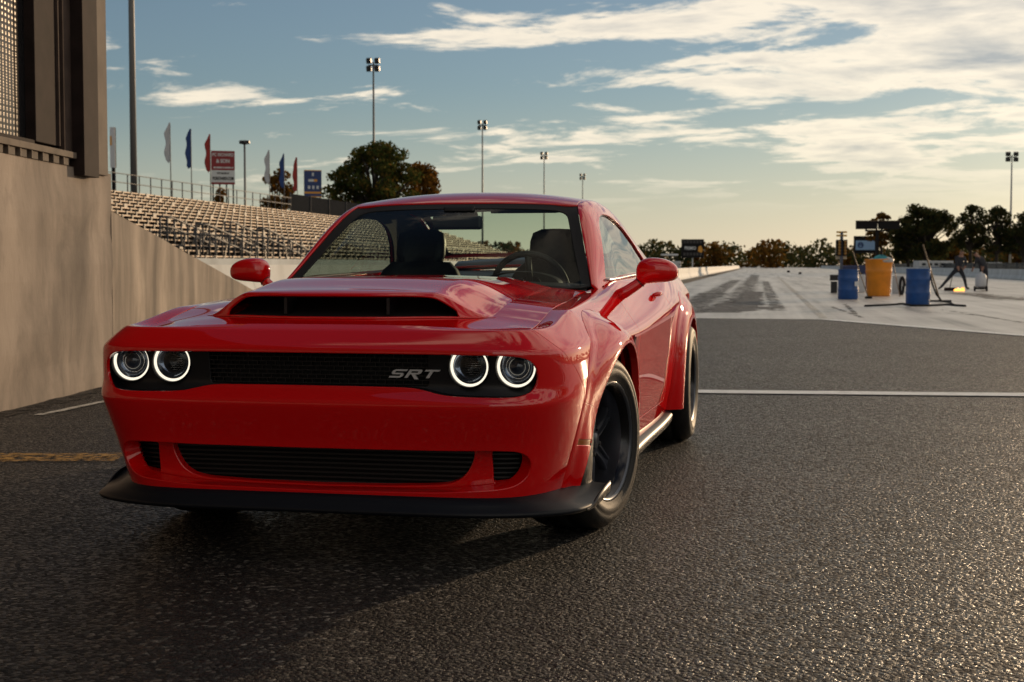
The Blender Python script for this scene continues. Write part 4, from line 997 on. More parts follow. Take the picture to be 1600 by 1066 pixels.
# ------------------------------------------------------------------ near wall and building (left)
WA = gnd(0, 645); WB = gnd(178, 600); WD = (WB - WA).normalized(); WN = Vector((WD.y, -WD.x, 0)); WRZ = math.atan2(WD.y, WD.x)
def wpt(e, z, out=0.0): p = WB - WD * e + WN * out; return Vector((p.x, p.y, z))   # e metres from the corner towards the camera
def wpx(px):                                                  # e seen at column px on the wall plane
    r = FW + RT * (px - 800) / FPX; r = Vector((r[0], r[1], 0)); c = Vector((CAM[0], CAM[1], 0)); t = (WB - c).dot(WN) / r.dot(WN); return (WB - (c + r * t)).dot(WD)
def wbox(mb, e0, e1_, z0, z1, o0, o1):
    c = wpt((e0 + e1_) / 2, (z0 + z1) / 2, (o0 + o1) / 2); return mb.box(c, (abs(e1_ - e0), abs(o1 - o0), z1 - z0), rz=WRZ)
ZW = 1.87
mb = MB(); 
def wallgrid(e0, e1_, zt0, zt1, o, n=30, m_=14):              # slightly uneven cast face
    P = []
    for i in range(n + 1):
        e = e0 + (e1_ - e0) * i / n; zt = zt0 + (zt1 - zt0) * i / n
        P.append([wpt(e, zt * j / m_ - .05 * (j == 0), o + .006 * math.sin(e * 2.1 + j) + .004 * math.sin(j * 1.7 + e)) for j in range(m_ + 1)])
    return P
bl = empty('trackside_building', wpt(3, 0, -.5)); bl_inv = Matrix.Translation(-bl.location)
def bpart(mb, name, m, bevel=0.0, parent=None):
    o = mb.build(name, m, None, bevel=bevel); o.data.transform(bl_inv); o.parent = parent or bl; return o
mb = MB().grid(wallgrid(22, 0, ZW, ZW, 0, 60), smooth=False); wbox(mb, 0, 22, -.02, ZW - .004, -.6, -.03)
mb.grid([[wpt(0, 0, .0), wpt(0, ZW, .0)], [wpt(0, 0, -.6), wpt(0, ZW, -.6)]], smooth=False); mb.grid([[wpt(22, ZW, .004), wpt(0, ZW, .004)], [wpt(22, ZW, -.6), wpt(0, ZW, -.6)]], smooth=False)
bpart(mb, 'base_wall', CONC)
BRN = vary(mat('dark_brown_steel', (.026, .017, .015), .8, Specular_IOR_Level=.2), 6, .3); TANM = vary(mat('tan_sheet_metal', (.17, .14, .115), .8, Specular_IOR_Level=.25), 3, .25); BEAM = vary(mat('weathered_beam', (.17, .135, .105), .85), 5, .3); BRN2 = vary(mat('brown_jamb', (.07, .05, .042), .85, Specular_IOR_Level=.2), 5, .3)
def ribbed():
    m = mat('ribbed_glass', (.03, .035, .04), .12, Specular_IOR_Level=.10, Specular_Tint=(1.0, .72, .42, 1)); t = m.node_tree; n = t.nodes; b = n['Principled BSDF']; b.inputs['Base Color'].default_value = (.018, .018, .020, 1)
    tcn = n.new('ShaderNodeTexCoord'); mp_ = n.new('ShaderNodeMapping'); mp_.inputs['Rotation'].default_value = (0, 0, -WRZ); t.links.new(tcn.outputs['Object'], mp_.inputs[0])
    w1 = n.new('ShaderNodeTexWave'); w1.bands_direction = 'X'; w1.inputs['Scale'].default_value = 5.2; w1.inputs['Distortion'].default_value = .6
    w2 = n.new('ShaderNodeTexWave'); w2.bands_direction = 'Z'; w2.inputs['Scale'].default_value = 7.0; w2.inputs['Distortion'].default_value = 1.2
    for q in (w1, w2): t.links.new(mp_.outputs[0], q.inputs[0])
    ad = n.new('ShaderNodeMath'); ad.operation = 'ADD'; t.links.new(w1.outputs[1], ad.inputs[0]); t.links.new(w2.outputs[1], ad.inputs[1])
    bp = n.new('ShaderNodeBump'); bp.inputs['Strength'].default_value = 1.0; bp.inputs['Distance'].default_value = .0008; t.links.new(ad.outputs[0], bp.inputs['Height']); t.links.new(bp.outputs[0], b.inputs['Normal'])
    return m
eg = wpx(70); ef = wpx(108); ec = wpx(120); ed = wpx(143); ee = wpx(167); TOP = 7.5
pn = MB(); wbox(pn, eg, 22, 2.02, TOP, -.16, -.12); bpart(pn, 'glazed_panel', ribbed())
fr = MB(); wbox(fr, ef, eg, 2.02, TOP, -.15, -.04); wbox(fr, eg, 22, 1.985, 2.03, -.14, -.05); bpart(fr, 'window_frame', BRN, .006)
fr = MB(); wbox(fr, ef + .06, ef + .08, 2.02, TOP, -.05, -.02); bpart(fr, 'frame_strip', BRN2)
ch = MB(); wbox(ch, ed, ec, 1.80, TOP, -.10, .09); bpart(ch, 'corner_channel', BRN, .004)
ch = MB(); wbox(ch, ec + .004, ef, 1.93, TOP, -.12, -.01); bpart(ch, 'jamb', BRN2, .004)
fl = MB(); wbox(fl, ee, ed - .004, 1.84, TOP, -.14, .035); bpart(fl, 'corner_flashing', TANM, .004)
fl2 = MB(); wbox(fl2, ed - .05, ed - .012, 1.82, TOP, .035, .052); fs_ = bpart(fl2, 'flashing_fold', TANM, .003)
for i in range(7):
    z = 2.2 + i * .55; p = wpt(ed - .03, z, .053); rv = MB().lathe([(.010, 0), (.008, .005), (.0004, .006)], 'z', n=10).build('rivet', DKST); rv.data.transform(Matrix.Rotation(WRZ, 4, 'Z') @ Matrix.Rotation(-math.pi / 2, 4, 'X').inverted().inverted()); rv.data.transform(bl_inv @ Matrix.Translation(p)); rv.parent = bl
sb = MB(); wbox(sb, ec + .01, 22, 1.935, 1.985, -.14, .03); bpart(sb, 'sill_beam', BEAM, .004)
for i in range(22):
    e = ec + .12 + i * .22
    if e > 5: break
    q = MB(); wbox(q, e, e + .13, ZW + .002, 1.934, -.12, .005); bpart(q, 'sill_rib', TANM, .004)
    q = MB(); wbox(q, e + .135, e + .155, ZW + .002, 1.934, -.12, .018); bpart(q, 'sill_bracket', BEAM)
back = MB(); wbox(back, ee + .01, 22, 1.9, TOP, -3.0, -.2); bpart(back, 'rear_wall', BRN)
tag(bl, 'concrete-based trackside building with ribbed glazing at the left edge', 'building')
# sloping ramp wall behind it
P = []; N_ = 40
zt = lambda s_: max(.12, 1.56 - .150 * s_)
mb = MB()
def rw(s_, z, o): p = WB + WD * s_ + WN * o; return (p.x, p.y, z)
F_ = [[rw(.02 + 11 * i / N_, zt(11 * i / N_) * j / 10 - .05 * (j == 0), -.03 + .004 * math.sin(i * .8 + j)) for j in range(11)] for i in range(N_ + 1)]
mb.grid(F_, smooth=False); mb.grid([[rw(.02 + 11 * i / N_, zt(11 * i / N_) * j / 2 - .05 * (j == 0), -.28) for j in range(3)] for i in range(N_ + 1)], smooth=False)
mb.grid([[rw(.02 + 11 * i / N_, zt(11 * i / N_), o) for o in (-.03, -.28)] for i in range(N_ + 1)], smooth=False)
mb.grid([[rw(11.02, z, o) for z in (0, zt(11))] for o in (-.03, -.28)], smooth=False)
tag(mb.build('ramp_wall', CONC2), 'tan concrete wall with a top sloping down behind the red coupe', 'wall')
# dirt washed against the foot of the wall
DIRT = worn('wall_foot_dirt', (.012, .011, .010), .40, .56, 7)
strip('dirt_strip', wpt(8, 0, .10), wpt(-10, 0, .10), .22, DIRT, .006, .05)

# ------------------------------------------------------------------ barriers
def barrier(name, a0, a1, l, h, wd, label, seg=4.0):
    r = empty(name, T(a0, l), 0)
    n_ = int((a1 - a0) / seg)
    me = None
    for i in range(n_):
        if me is None:
            m_ = MB(); prof = [(-wd / 2, 0), (-wd / 2, .12), (-wd * .28, h * .45), (-wd * .22, h), (wd * .22, h), (wd * .28, h * .45), (wd / 2, .12), (wd / 2, 0)]
            m_.grid([[(x, y, z) for x, z in prof] for y in (.012, seg - .012)], smooth=False); m_.add([(x, .012, z) for x, z in prof], [tuple(range(8))]); m_.add([(x, seg - .012, z) for x, z in prof], [tuple(range(8))])
            o = m_.build('barrier_block', BARR, r); me = o.data
        else: o = bpy.data.objects.new('barrier_block', me); COL.objects.link(o); o.parent = r
        o.location = (TD * (i * seg)); o.rotation_euler = (0, 0, TRZ)
    tag(r, label, 'barrier'); return r
barrier('concrete_barrier', 34, 130, -17.0, 1.06, .5, 'pale barrier along the foot of the bleachers', 6)
barrier('concrete_barrier', 62, 420, -5.6, .80, .5, 'white barrier receding along the left edge of the track', 8)
barrier('concrete_barrier', 70, 420, 17.6, .74, .5, 'long white barrier behind the two workers on the right', 8)
strip('verge', T(60, -4.6), T(420, -4.6), 1.1, mat('dark_verge', (.035, .032, .028), .9), .012, .05)

# ------------------------------------------------------------------ grandstand
gs = empty('grandstand', T(36, -18)); NR = 16; A0, A1 = 36.0, 118.0
ALU = vary(mat('warm_aluminium_plank', (.62, .48, .36), .6, .1), .9, .16, 5, stretch=(1, .2, 1)); GAP = mat('stand_deck', (.30, .235, .18), .8)
gl_inv = Matrix.Translation(-gs.location)
def gpart(mb, name, m, parent=None): o = mb.build(name, m); o.data.transform(gl_inv); o.parent = parent or gs; return o
def tbox(mb, a0, a1, l0, l1, z0, z1): return mb.box(T((a0 + a1) / 2, (l0 + l1) / 2, (z0 + z1) / 2), (abs(l1 - l0), abs(a1 - a0), abs(z1 - z0)), rz=TRZ)
for r_ in range(NR):
    l = -18.2 - r_ * .62; z = 1.30 + r_ * .195
    q = MB(); tbox(q, A0, A1, l, l - .60, z - .28, z - .24); gpart(q, 'foot_deck', GAP)
    a = A0
    q = MB(); tbox(q, A0, A1, l - .22, l - .54, z + .02, z + .065); gpart(q, 'seat_plank', ALU)
    q = MB(); tbox(q, A0, A1, l - .56, l - .59, z - .24, z - .02); gpart(q, 'riser', ALU)
q = MB()
for r_ in range(NR):
    l = -18.2 - r_ * .62; z = 1.30 + r_ * .195; k = 0; a = A0 + .3
    while a < A1:
        w_ = .09 if (int(a / .85) % 9) else .30
        q.box(T(a, l - .37, z - .07), (.36, w_, .30), rz=TRZ); a += .85
br = gpart(q, 'seat_brackets', DKST); br['kind'] = 'stuff'
q = MB()
for a in np.arange(A0, A1, 4.1): q.add([T(a, -18.1, 0), T(a, -28.2, 0), T(a, -28.2, 4.2), T(a, -18.1, 1.0), T(a + .2, -18.1, 0), T(a + .2, -28.2, 0), T(a + .2, -28.2, 4.2), T(a + .2, -18.1, 1.0)], [(0, 1, 2, 3), (7, 6, 5, 4), (0, 3, 7, 4), (1, 5, 6, 2), (2, 6, 7, 3)])
fx = gpart(q, 'support_frames', DKST); fx['kind'] = 'stuff'
q = MB(); tbox(q, A0, A1, -18.0, -18.15, .0, 1.28); gpart(q, 'front_wall', vary(mat('blue_grey_wall', (.42, .47, .50), .7), .8, .2))
tag(gs, 'long bank of tan bleacher seats rising behind the ramp wall', 'grandstand')
# railings: front rail, stair rails, back rail
fr = empty('front_railing', T(A0, -17.9)); fi = Matrix.Translation(-fr.location)
def rpart(mb, name, m, root, inv): o = mb.build(name, m); o.data.transform(inv); o.parent = root; return o
for i, a in enumerate(np.arange(A0 + .5, 92, 1.3)):
    q = MB(); q.bar(T(a, -18.05, 1.25), T(a, -18.05, 2.05), .026, 6); rpart(q, 'post', DKST, fr, fi)
for z in (2.05, 1.65): q = MB(); q.bar(T(A0 + .5, -18.05, z), T(92, -18.05, z), .02, 6); rpart(q, 'rail', DKST, fr, fi)
tag(fr, 'dark tube railing along the front of the bleachers', 'railing')
for px, lab in ((268, 'dark stair railing sloping down the bleachers, left of the two'), (374, 'dark stair railing sloping down the bleachers, right of the two')):
    a = lk(px, -19.0); sr = empty('stair_railing', T(a, -19.0, 1.2)); si_ = Matrix.Translation(-sr.location); L_ = 6.0
    for j, l in enumerate((-18.9, -20.2)):
        for i in range(11):
            t = i / 10; zt_ = 2.45 - .72 * max(0, t - .18) / .82; q = MB(); q.bar(T(a + L_ * t, l, 1.2), T(a + L_ * t, l, zt_ + .25 * j), .035, 6); rpart(q, 'post', DKST, sr, si_)
        for dz in (0, -.35):
            q = MB(); q.tube([T(a, l, 2.45 + dz + .25 * j), T(a + L_ * .18, l, 2.45 + dz + .25 * j), T(a + L_, l, 1.73 + dz + .25 * j)], .04, 6); rpart(q, 'rail', DKST, sr, si_)
    tag(sr, lab, 'railing', None)
bk = empty('back_railing', T(A0, -28.3, 4.2)); bi = Matrix.Translation(-bk.location)
for a in np.arange(A0, 84, 1.25): q = MB(); q.bar(T(a, -28.3, 4.2), T(a, -28.3, 5.15), .03, 6); rpart(q, 'post', DKST, bk, bi)
for z in (5.15, 4.75): q = MB(); q.bar(T(A0, -28.3, z), T(84, -28.3, z), .022, 6); rpart(q, 'rail', DKST, bk, bi)
tag(bk, 'thin railing along the top edge of the bleachers under the flags', 'railing')
sc_ = empty('screen_fence', T(84, -28.4, 4.2)); sci = Matrix.Translation(-sc_.location)
SCR = worn('dark_screen_mesh', (.03, .032, .036), .20, .45, 9); SCR.node_tree.nodes['Principled BSDF'].inputs['Specular IOR Level'].default_value = 0
for i in range(9):
    a = 84 + i * 4; q = MB(); q.box(T(a + 2, -28.4, 4.85), (.02, 3.94, 1.15), rz=TRZ); rpart(q, 'screen', SCR, sc_, sci)
    q = MB(); q.bar(T(a, -28.35, 4.1), T(a, -28.35, 5.5), .04, 6); rpart(q, 'post', DKST, sc_, sci)
tag(sc_, 'dark screened fence along the far top edge of the bleachers', 'fence')
# ------------------------------------------------------------------ flags, poles, signs
FLC = {'white': vary(mat('white_flag_cloth', (.55, .56, .58), .8), 3, .15), 'blue': vary(mat('blue_flag_cloth', (.025, .06, .20), .8), 3, .2), 'red': vary(mat('red_flag_cloth', (.36, .035, .03), .8), 3, .2)}
POLE = mat('grey_pole', (.16, .155, .15), .5, .3)
def flag(px, ytop, ybot, col, l, label):
    a = lk(px, l); dep = (T(a, l) - Vector(CAM)).dot(Vector(FW)); z1 = hgt(ytop, dep); z0 = hgt(ybot, dep)
    r = empty('feather_flag', T(a, l, 4.2))
    pl = MB().tube([(0, 0, 0), (0, 0, z0 - 4.2), (0, 0, z1 - 4.2 - .05)], [.03, .025, .012], 6).build('pole', POLE, r)
    ux = Vector(RT); P = []
    for i in range(25):
        t = i / 24; z = z0 + (z1 - z0) * t - 4.2; w_ = (.27 + .025 * math.sin(t * 15 + px)) * min(1, (1 - t) * 3 + .25) * min(1, t * 6 + .5)
        row_ = []
        for j in range(6):
            s_ = j / 5; k = .02 * math.sin(t * 12 + s_ * 4 + px); row_.append((-ux.x * w_ * s_ - ux.y * 0 + k * .6, -ux.y * w_ * s_ + k, z - .10 * s_ * (1 - t)))
        P.append(row_)
    cl = MB().grid(P).build('flag', FLC[col], r); sm = cl.modifiers.new('thick', 'SOLIDIFY'); sm.thickness = .006
    tag(r, label, 'flag', None); return r
flag(230, 193, 253, 'white', -28.6, 'pale feather flag at the far left of the row above the bleachers')
flag(266, 203, 262, 'blue', -28.6, 'dark blue feather flag between the pale and the red flag, left row')
flag(299, 211, 268, 'red', -28.6, 'red feather flag just left of the red and white sign')
flag(400, 235, 286, 'white', -28.6, 'pale feather flag right of the short lamp mast')
flag(425, 241, 293, 'blue', -28.6, 'bright blue feather flag in front of the autumn tree')
flag(447, 247, 298, 'red', -28.6, 'red feather flag right of the bright blue flag')
LAMPH = mat('floodlight_housing', (.03, .03, .032), .4); LGLS = mat('floodlight_glass', (.05, .052, .055), .35)
def mast(px, ytop, dep, r0, label, n=2, zb=0.0, m=POLE, head=True, hw=1.0):
    b = at(px, 413.5, dep); z1 = hgt(ytop, dep); r = empty('light_mast', (b.x, b.y, zb))
    MB().tube([(0, 0, 0), (0, 0, z1 * .5), (0, 0, z1 - zb)], [r0, r0 * .8, r0 * .5], 10).build('pole', m, r)
    if head:
        MB().box((0, 0, z1 - zb - .3), (1.3 * hw, .12, .10), rz=-YAW).build('crossarm', LAMPH, r)
        for k in range(n):
            for j in range(2):
                x = (k - (n - 1) / 2) * 1.05 * hw / max(1, n - 1) if n > 1 else 0; u_ = Vector(RT) * x
                h = MB().box((u_.x, u_.y - .1, z1 - zb - .62 + j * .72), (.62 * hw, .5 * hw, .50), rx=R(22)).build('floodlight', LAMPH, r, bevel=.05)
                MB().box((u_.x, u_.y - .1 - .26 * hw, z1 - zb - .70 + j * .72), (.5 * hw, .03, .36), rx=R(22)).build('lens', LGLS, h)
    tag(r, label, 'light mast'); return r
mast(211, -420, 71, .19, 'tall thick grey mast rising out of frame behind the bleachers', head=True)
mast(585, 100, 132, .15, 'floodlight mast rising from behind the big green tree', 2, hw=.72)
mast(754, 194, 186, .15, 'floodlight mast above the middle of the coupe roof', 2, hw=.72)
mast(850, 242, 238, .15, 'floodlight mast right of the roof centre, second from the right end of the roof', 2, hw=.72)
mast(910, 275, 292, .15, 'small far floodlight mast above the right corner of the roof', 2, hw=.72)
mast(1578, 243, 190, .17, 'pale floodlight mast at the right edge of the picture', 2, m=mat('pale_pole', (.45, .45, .44), .5))
# short lamp mast with a round cluster
b = at(384, 413.5, 97); z1 = hgt(225, 97); r = empty('lamp_mast', (b.x, b.y, 0)); MB().tube([(0, 0, 0), (0, 0, z1)], [.10, .07], 8).build('pole', POLE, r)
for i in range(6):
    t = i / 6 * 2 * math.pi; h = MB().box((.24 * math.cos(t), .24 * math.sin(t), z1 + .06), (.24, .20, .22), rz=t).build('lamp_head', LAMPH, r, bevel=.03)
MB().lathe([(.05, -.1), (.32, -.04), (.30, .02), (.0005, .04)], 'z', (0, 0, z1), 14).build('lamp_ring', LAMPH, r); tag(r, 'short mast with a round lamp cluster right of the red and white sign', 'light mast')

def textmesh(body, size, m, parent, loc, rot, ext=.01, bold=0.0, name='lettering', sx=1.0):
    cu = bpy.data.curves.new(name, 'FONT'); cu.body = body; cu.size = size; cu.align_x = 'CENTER'; cu.align_y = 'CENTER'; cu.extrude = ext; cu.offset = bold
    o = bpy.data.objects.new(name + '_tmp', cu); COL.objects.link(o); bpy.context.view_layer.update()
    me = bpy.data.meshes.new_from_object(o.evaluated_get(bpy.context.evaluated_depsgraph_get())); bpy.data.objects.remove(o)
    t = link(name, me, m, parent); t.location = loc; t.rotation_euler = rot; t.scale = (sx, 1, 1); return t
SRED = mat('sign_red', (.27, .018, .022), .5); SWHT = mat('sign_white', (.66, .67, .68), .5); SBLU = mat('sign_blue', (.016, .045, .17), .5); SORG = mat('sign_orange', (.72, .33, .04), .5); SDRK = mat('sign_dark', (.016, .015, .016), .85, Specular_IOR_Level=.15)
def billboard(name, px0, px1, y0_, y1_, dep, posts, ypost, label, turn=R(14), thick=.5):
    c = at((px0 + px1) / 2, (y0_ + y1_) / 2, dep); wd = (px1 - px0) / FPX * dep / math.cos(turn); ht = (y1_ - y0_) / FPX * dep
    r = empty(name, (c.x, c.y, 0), -YAW + turn); zb = c.z - ht / 2
    MB().box((0, thick / 2, c.z), (wd, thick, ht)).build('sign_box', SDRK, r, bevel=.03)
    for i in range(posts): x = (i / (posts - 1) - .5) * wd * .86 if posts > 1 else 0; MB().box((x, thick / 2, zb / 2), (.16, .16, zb)).build('post', SDRK, r)
    tag(r, label, 'sign'); return r, wd, ht, c.z
def face(r, x0, x1, z0, z1, m, name='sign_face', y=-.012): return MB().box(((x0 + x1) / 2, y, (z0 + z1) / 2), (x1 - x0, .02, z1 - z0)).build(name, m, r)
UP = (math.pi / 2, 0, 0)
r, wd, ht, zc = billboard('billboard', 331, 366, 236, 288, 160, 4, 312, 'red and white sign on four dark posts above the bleachers')
face(r, -wd / 2, wd / 2, zc - ht * .08, zc + ht / 2, SRED); face(r, -wd / 2, wd / 2, zc - ht * .44, zc - ht * .081, SWHT); face(r, -wd / 2, wd / 2, zc - ht / 2, zc - ht * .441, SRED)
textmesh('PC RICHARD', .50, SWHT, r, (0, -.04, zc + ht * .38), UP, bold=.012, sx=.82); textmesh('& SON', .56, SWHT, r, (0, -.04, zc + ht * .19), UP, bold=.02, sx=.9)
for x, w_ in ((-1.05, .28), (-.70, .62), (-.02, .14), (.18, .70), (.94, .22)): face(r, x, x + w_, zc - ht * .022, zc + ht * .018, SWHT, 'printed_block', -.03)
textmesh('BUY ONLINE AT', .26, SDRK, r, (0, -.04, zc - ht * .17), UP, bold=.012, sx=.7); textmesh('PCRICHARD.COM', .50, SDRK, r, (0, -.04, zc - ht * .33), UP, bold=.016, sx=.58)
r, wd, ht, zc = billboard('billboard', 476, 502, 266, 308, 170, 3, 330, 'dark blue sign with an orange band left of the big tree')
face(r, -wd / 2, wd / 2, zc - ht / 2, zc + ht / 2, SBLU); face(r, -wd / 2, wd / 2, zc - ht * .37, zc - ht * .30, SORG, y=-.03); face(r, -wd / 2, wd / 2, zc - ht / 2, zc - ht * .47, SORG, y=-.03); face(r, -wd / 2, wd / 2, zc + ht * .47, zc + ht / 2, SORG, y=-.03)
face(r, -.12, .10, zc + ht * .28, zc + ht * .40, SWHT, 'crest', -.03); face(r, -.55, .10, zc + ht * .07, zc + ht * .16, SWHT, 'printed_block', -.03); face(r, .12, .5, zc + ht * .07, zc + ht * .16, SORG, 'printed_block', -.03)
for x in (-.6, -.1, .42): face(r, x, x + .26, zc - ht * .20, zc - ht * .08, SWHT, 'printed_block', -.03)
# edge of a white sign beside the building
r, wd, ht, zc = billboard('billboard', 172, 180, 199, 262, 75, 1, 300, 'narrow white sign seen beside the building corner', 0, .2); face(r, -wd / 2, wd / 2, zc - ht / 2, zc + ht / 2, SWHT); face(r, -wd / 2, -wd / 2 + .1, zc + ht * .05, zc + ht * .28, SORG, 'printed_block', -.03)
# track scoreboard
r, wd, ht, zc = billboard('scoreboard', 1065, 1100, 374, 403, 250, 1, 420, 'dark scoreboard lettered in white on a pale post left of the track', R(0), .5)
for ch_ in [c for c in r.children if c.name.startswith('post')]: ch_.data.materials.clear(); ch_.data.materials.append(SWHT)
textmesh('PREMIO', .78, SWHT, r, (-.45, -.05, zc + .05), UP, bold=.02, sx=.75); MB().prism([(.9, -.5), (1.6, -.75), (1.75, -.2), (1.45, .5), (1.0, .35)], 0, .03, lambda p: Vector((p.x, -.03 - p.z, zc + p.y))).build('printed_mark', SORG, r)
for i in range(6):
    for zz_ in (zc - ht * .30, zc + ht * .36): face(r, -wd * .42 + i * wd * .145, -wd * .42 + i * wd * .145 + .38, zz_ - .25, zz_ + .25, mat('unlit_digit', (.05, .045, .045), .6) if 'unlit_digit' not in MATS else MATS['unlit_digit'], 'digit', -.02)
# pale-blue sign tower between the lanes
r, wd, ht, zc = billboard('sign_tower', 1335, 1369, 369, 396, 200, 2, 420, 'dark tower with a pale blue panel behind the orange tub', 0, .5)
LBL = mat('pale_blue_panel', (.28, .45, .68), .4); face(r, -wd * .44, wd * .44, zc - ht * .30, zc + ht * .24, LBL)
MB().lathe([(.42, 0), (.42, .03), (.30, .03), (.30, 0)], 'y', (-wd * .22, -.06, zc - .05), 24).build('round_mark', SBLU, r); MB().prism([(-.28, -.2), (-.16, -.2), (-.12, .1), (0, -.1), (.12, .1), (.16, -.2), (.28, -.2), (.2, .25), (.1, .25), (0, .05), (-.1, .25), (-.2, .25)], 0, .03, lambda p: Vector((-wd * .22 + p.x, -.03 - p.z, zc - .05 + p.y))).build('round_mark', SBLU, r)
# two display boards on a T post
dep = 62; c = at(1371.5, 352, dep); r = empty('display_boards', (c.x, c.y, 0), -YAW); k = dep / FPX
for s_ in (-1, 1):
    bx_ = MB().box((s_ * 17.5 * k, 0, c.z), (33 * k, .18, 12.5 * k)).build('display_board', SDRK, r, bevel=.02); MB().box((s_ * 17.5 * k, -.02, c.z + 6.6 * k), (33 * k, .26, .03)).build('hood', mat('board_edge', (.12, .08, .05), .5) if 'board_edge' not in MATS else MATS['board_edge'], bx_)
MB().box((0, .06, c.z - 8.5 * k), (38 * k, .08, .07)).build('crossarm', SDRK, r); MB().box((0, .06, (c.z - 8 * k) / 2), (.12, .12, c.z - 8 * k)).build('post', SDRK, r)
for s_ in (-1, 1): MB().box((s_ * 17.5 * k, .06, c.z - 6.6 * k), (.06, .06, 4 * k)).build('bracket', SDRK, r)
tag(r, 'pair of dark display boards on a T-shaped post above the orange tub', 'display')
# start-light tree
dep = 50; c = at(1314.5, 413.5, dep); r = empty('start_light_tree', (c.x, c.y, 0), -YAW); k = dep / FPX
z = lambda py: hgt(py, dep)
MB().box((0, 0, z(362) / 2), (.09, .09, z(362))).build('pole', mat('blue_grey_pole', (.06, .085, .13), .5), r)
MB().box((0, .05, (z(376) + z(405)) / 2), (17 * k, .05, z(376) - z(405))).build('back_board', mat('cream_board', (.45, .40, .30), .6), r)
for s_ in (-1, 1):
    MB().box((s_ * 4.6 * k, -.04, (z(375) + z(400)) / 2), (7.5 * k, .10, z(375) - z(400))).build('lamp_column', SDRK, r)
    for i in range(5): MB().lathe([(.05, 0), (.05, -.05), (.02, -.06), (.0005, -.06)], 'y', (s_ * 4.6 * k, -.10, z(378 + i * 4.6)), 10).build('start_lamp', mat('dull_amber', (.30, .16, .03), .4) if 'dull_amber' not in MATS else MATS['dull_amber'], r)
for py in (363, 368.5):
    for s_ in (-1, 1): MB().box((s_ * 4.6 * k, 0, z(py)), (6.5 * k, .10, .06)).build('top_lamp', mat('amber_top_lamp', (.62, .36, .06), .4) if 'amber_top_lamp' not in MATS else MATS['amber_top_lamp'], r)
tag(r, 'start-light tree with amber top lamps behind the left blue drum', 'start lights')

# ------------------------------------------------------------------ starting-line clutter
BLUP = vary(mat('blue_drum_plastic', (.012, .075, .27), .42), 5, .2); ORGP = vary(mat('orange_tub_plastic', (.78, .26, .012), .5), 3, .15); NAVY = mat('navy_plastic', (.018, .03, .10), .5)
def drum(px, pyb, wpx_, hpx, label, open_=True):
    p = gnd(px, pyb); dep = (p - Vector(CAM)).dot(Vector(FW)); R0 = wpx_ / FPX * dep / 2; H = hpx / FPX * dep; r = empty('blue_drum', p, random.uniform(0, 6))
    MB().lathe([(.0005, .004), (R0 * .93, .004), (R0 * .97, .03), (R0 * .97, H * .28), (R0, H * .31), (R0, H * .34), (R0 * .97, H * .37), (R0 * .97, H * .66), (R0, H * .69), (R0, H * .72), (R0 * .97, H * .75), (R0 * .96, H * .97), (R0 * .99, H * .985), (R0 * .99, H), (R0 * .92, H), (R0 * .91, H * .9), (R0 * .90, H * .25), (.0005, H * .25)], 'z', n=40).build('drum_shell', BLUP, r)
    tag(r, label, 'drum'); return r, p, R0, H
d1, p1_, R1, H1 = drum(1325, 468, 32, 47, 'blue plastic drum left of the orange tub'); d2, p2_, R2, H2 = drum(1434, 476, 38, 56, 'larger blue plastic drum with a hose right of the orange tub')
MB().box((R1 * .8, -R1 * .72, H1 * .52), (.16, .012, .14), rz=R(40)).build('torn_label', SWHT, d1); d1.rotation_euler = (0, 0, 0)
p = gnd(1372.5, 463); dep = (p - Vector(CAM)).dot(Vector(FW)); k = dep / FPX; r = empty('orange_tub', p); H = 58 * k
MB().lathe([(.0005, .004), (17 * k, .004), (17.6 * k, .05), (19.5 * k, H * .62), (20.2 * k, H * .64), (20.2 * k, H * .70), (19.8 * k, H * .72), (21 * k, H * .96), (21.8 * k, H * .97), (21.8 * k, H), (20 * k, H), (17 * k, H * .5), (.0005, H * .5)], 'z', n=44).build('tub_shell', ORGP, r); tag(r, 'tall orange plastic tub piled with a towel between the blue drums', 'tub')
def lump(name, c, sx, sy, sz, m, label, cat, seed):
    rr = random.Random(seed); P = []
    for i in range(13):
        ph = -math.pi / 2 + math.pi * i / 12; row_ = []
        for j in range(19):
            th = 2 * math.pi * (j % 18) / 18; w_ = 1 + .22 * math.sin(3 * th + seed) * math.cos(ph) + .15 * math.sin(5 * th + 2 * ph + seed * 2); row_.append((sx * math.cos(ph) * math.cos(th) * w_, sy * math.cos(ph) * math.sin(th) * w_, sz * math.sin(ph) * (1 + .2 * math.sin(4 * th + seed)) + sz * .6))
        P.append(row_)
    o = MB().grid(P).build(name, m); o.location = c; return tag(o, label, cat)
lump('teal_towel', (p.x + .05, p.y - .1, H * .93), .26, .24, .13, vary(mat('teal_cloth', (.06, .30, .33), .9), 8, .3), 'crumpled teal towel on top of the orange tub', 'towel', 3)
lump('clear_bag', (p.x + .10, p.y, H * .90), .42, .40, .12, vary(mat('grey_plastic_bag', (.45, .47, .48), .35), 8, .3), 'pale plastic bag lining the rim of the orange tub', 'bag', 5)
def obj_at(px, py): q = gnd(px, py); return q, (q - Vector(CAM)).dot(Vector(FW)) / FPX
p, k = obj_at(1334, 455); o = MB().box((0, 0, 20 * k * 1.0), (38 * k, .6, 40 * k)).build('navy_bin', NAVY, bevel=.04); o.location = p; tag(o, 'dark navy bin standing behind the left blue drum', 'bin')
p, k = obj_at(1303, 458); o = MB().box((0, 0, 9 * k), (10 * k, .3, 18 * k)).box((0, 0, 24 * k), (13 * k, .34, 9 * k)).build('equipment_case', BLK, bevel=.01); o.location = p; tag(o, 'small black equipment case left of the blue drum', 'case')
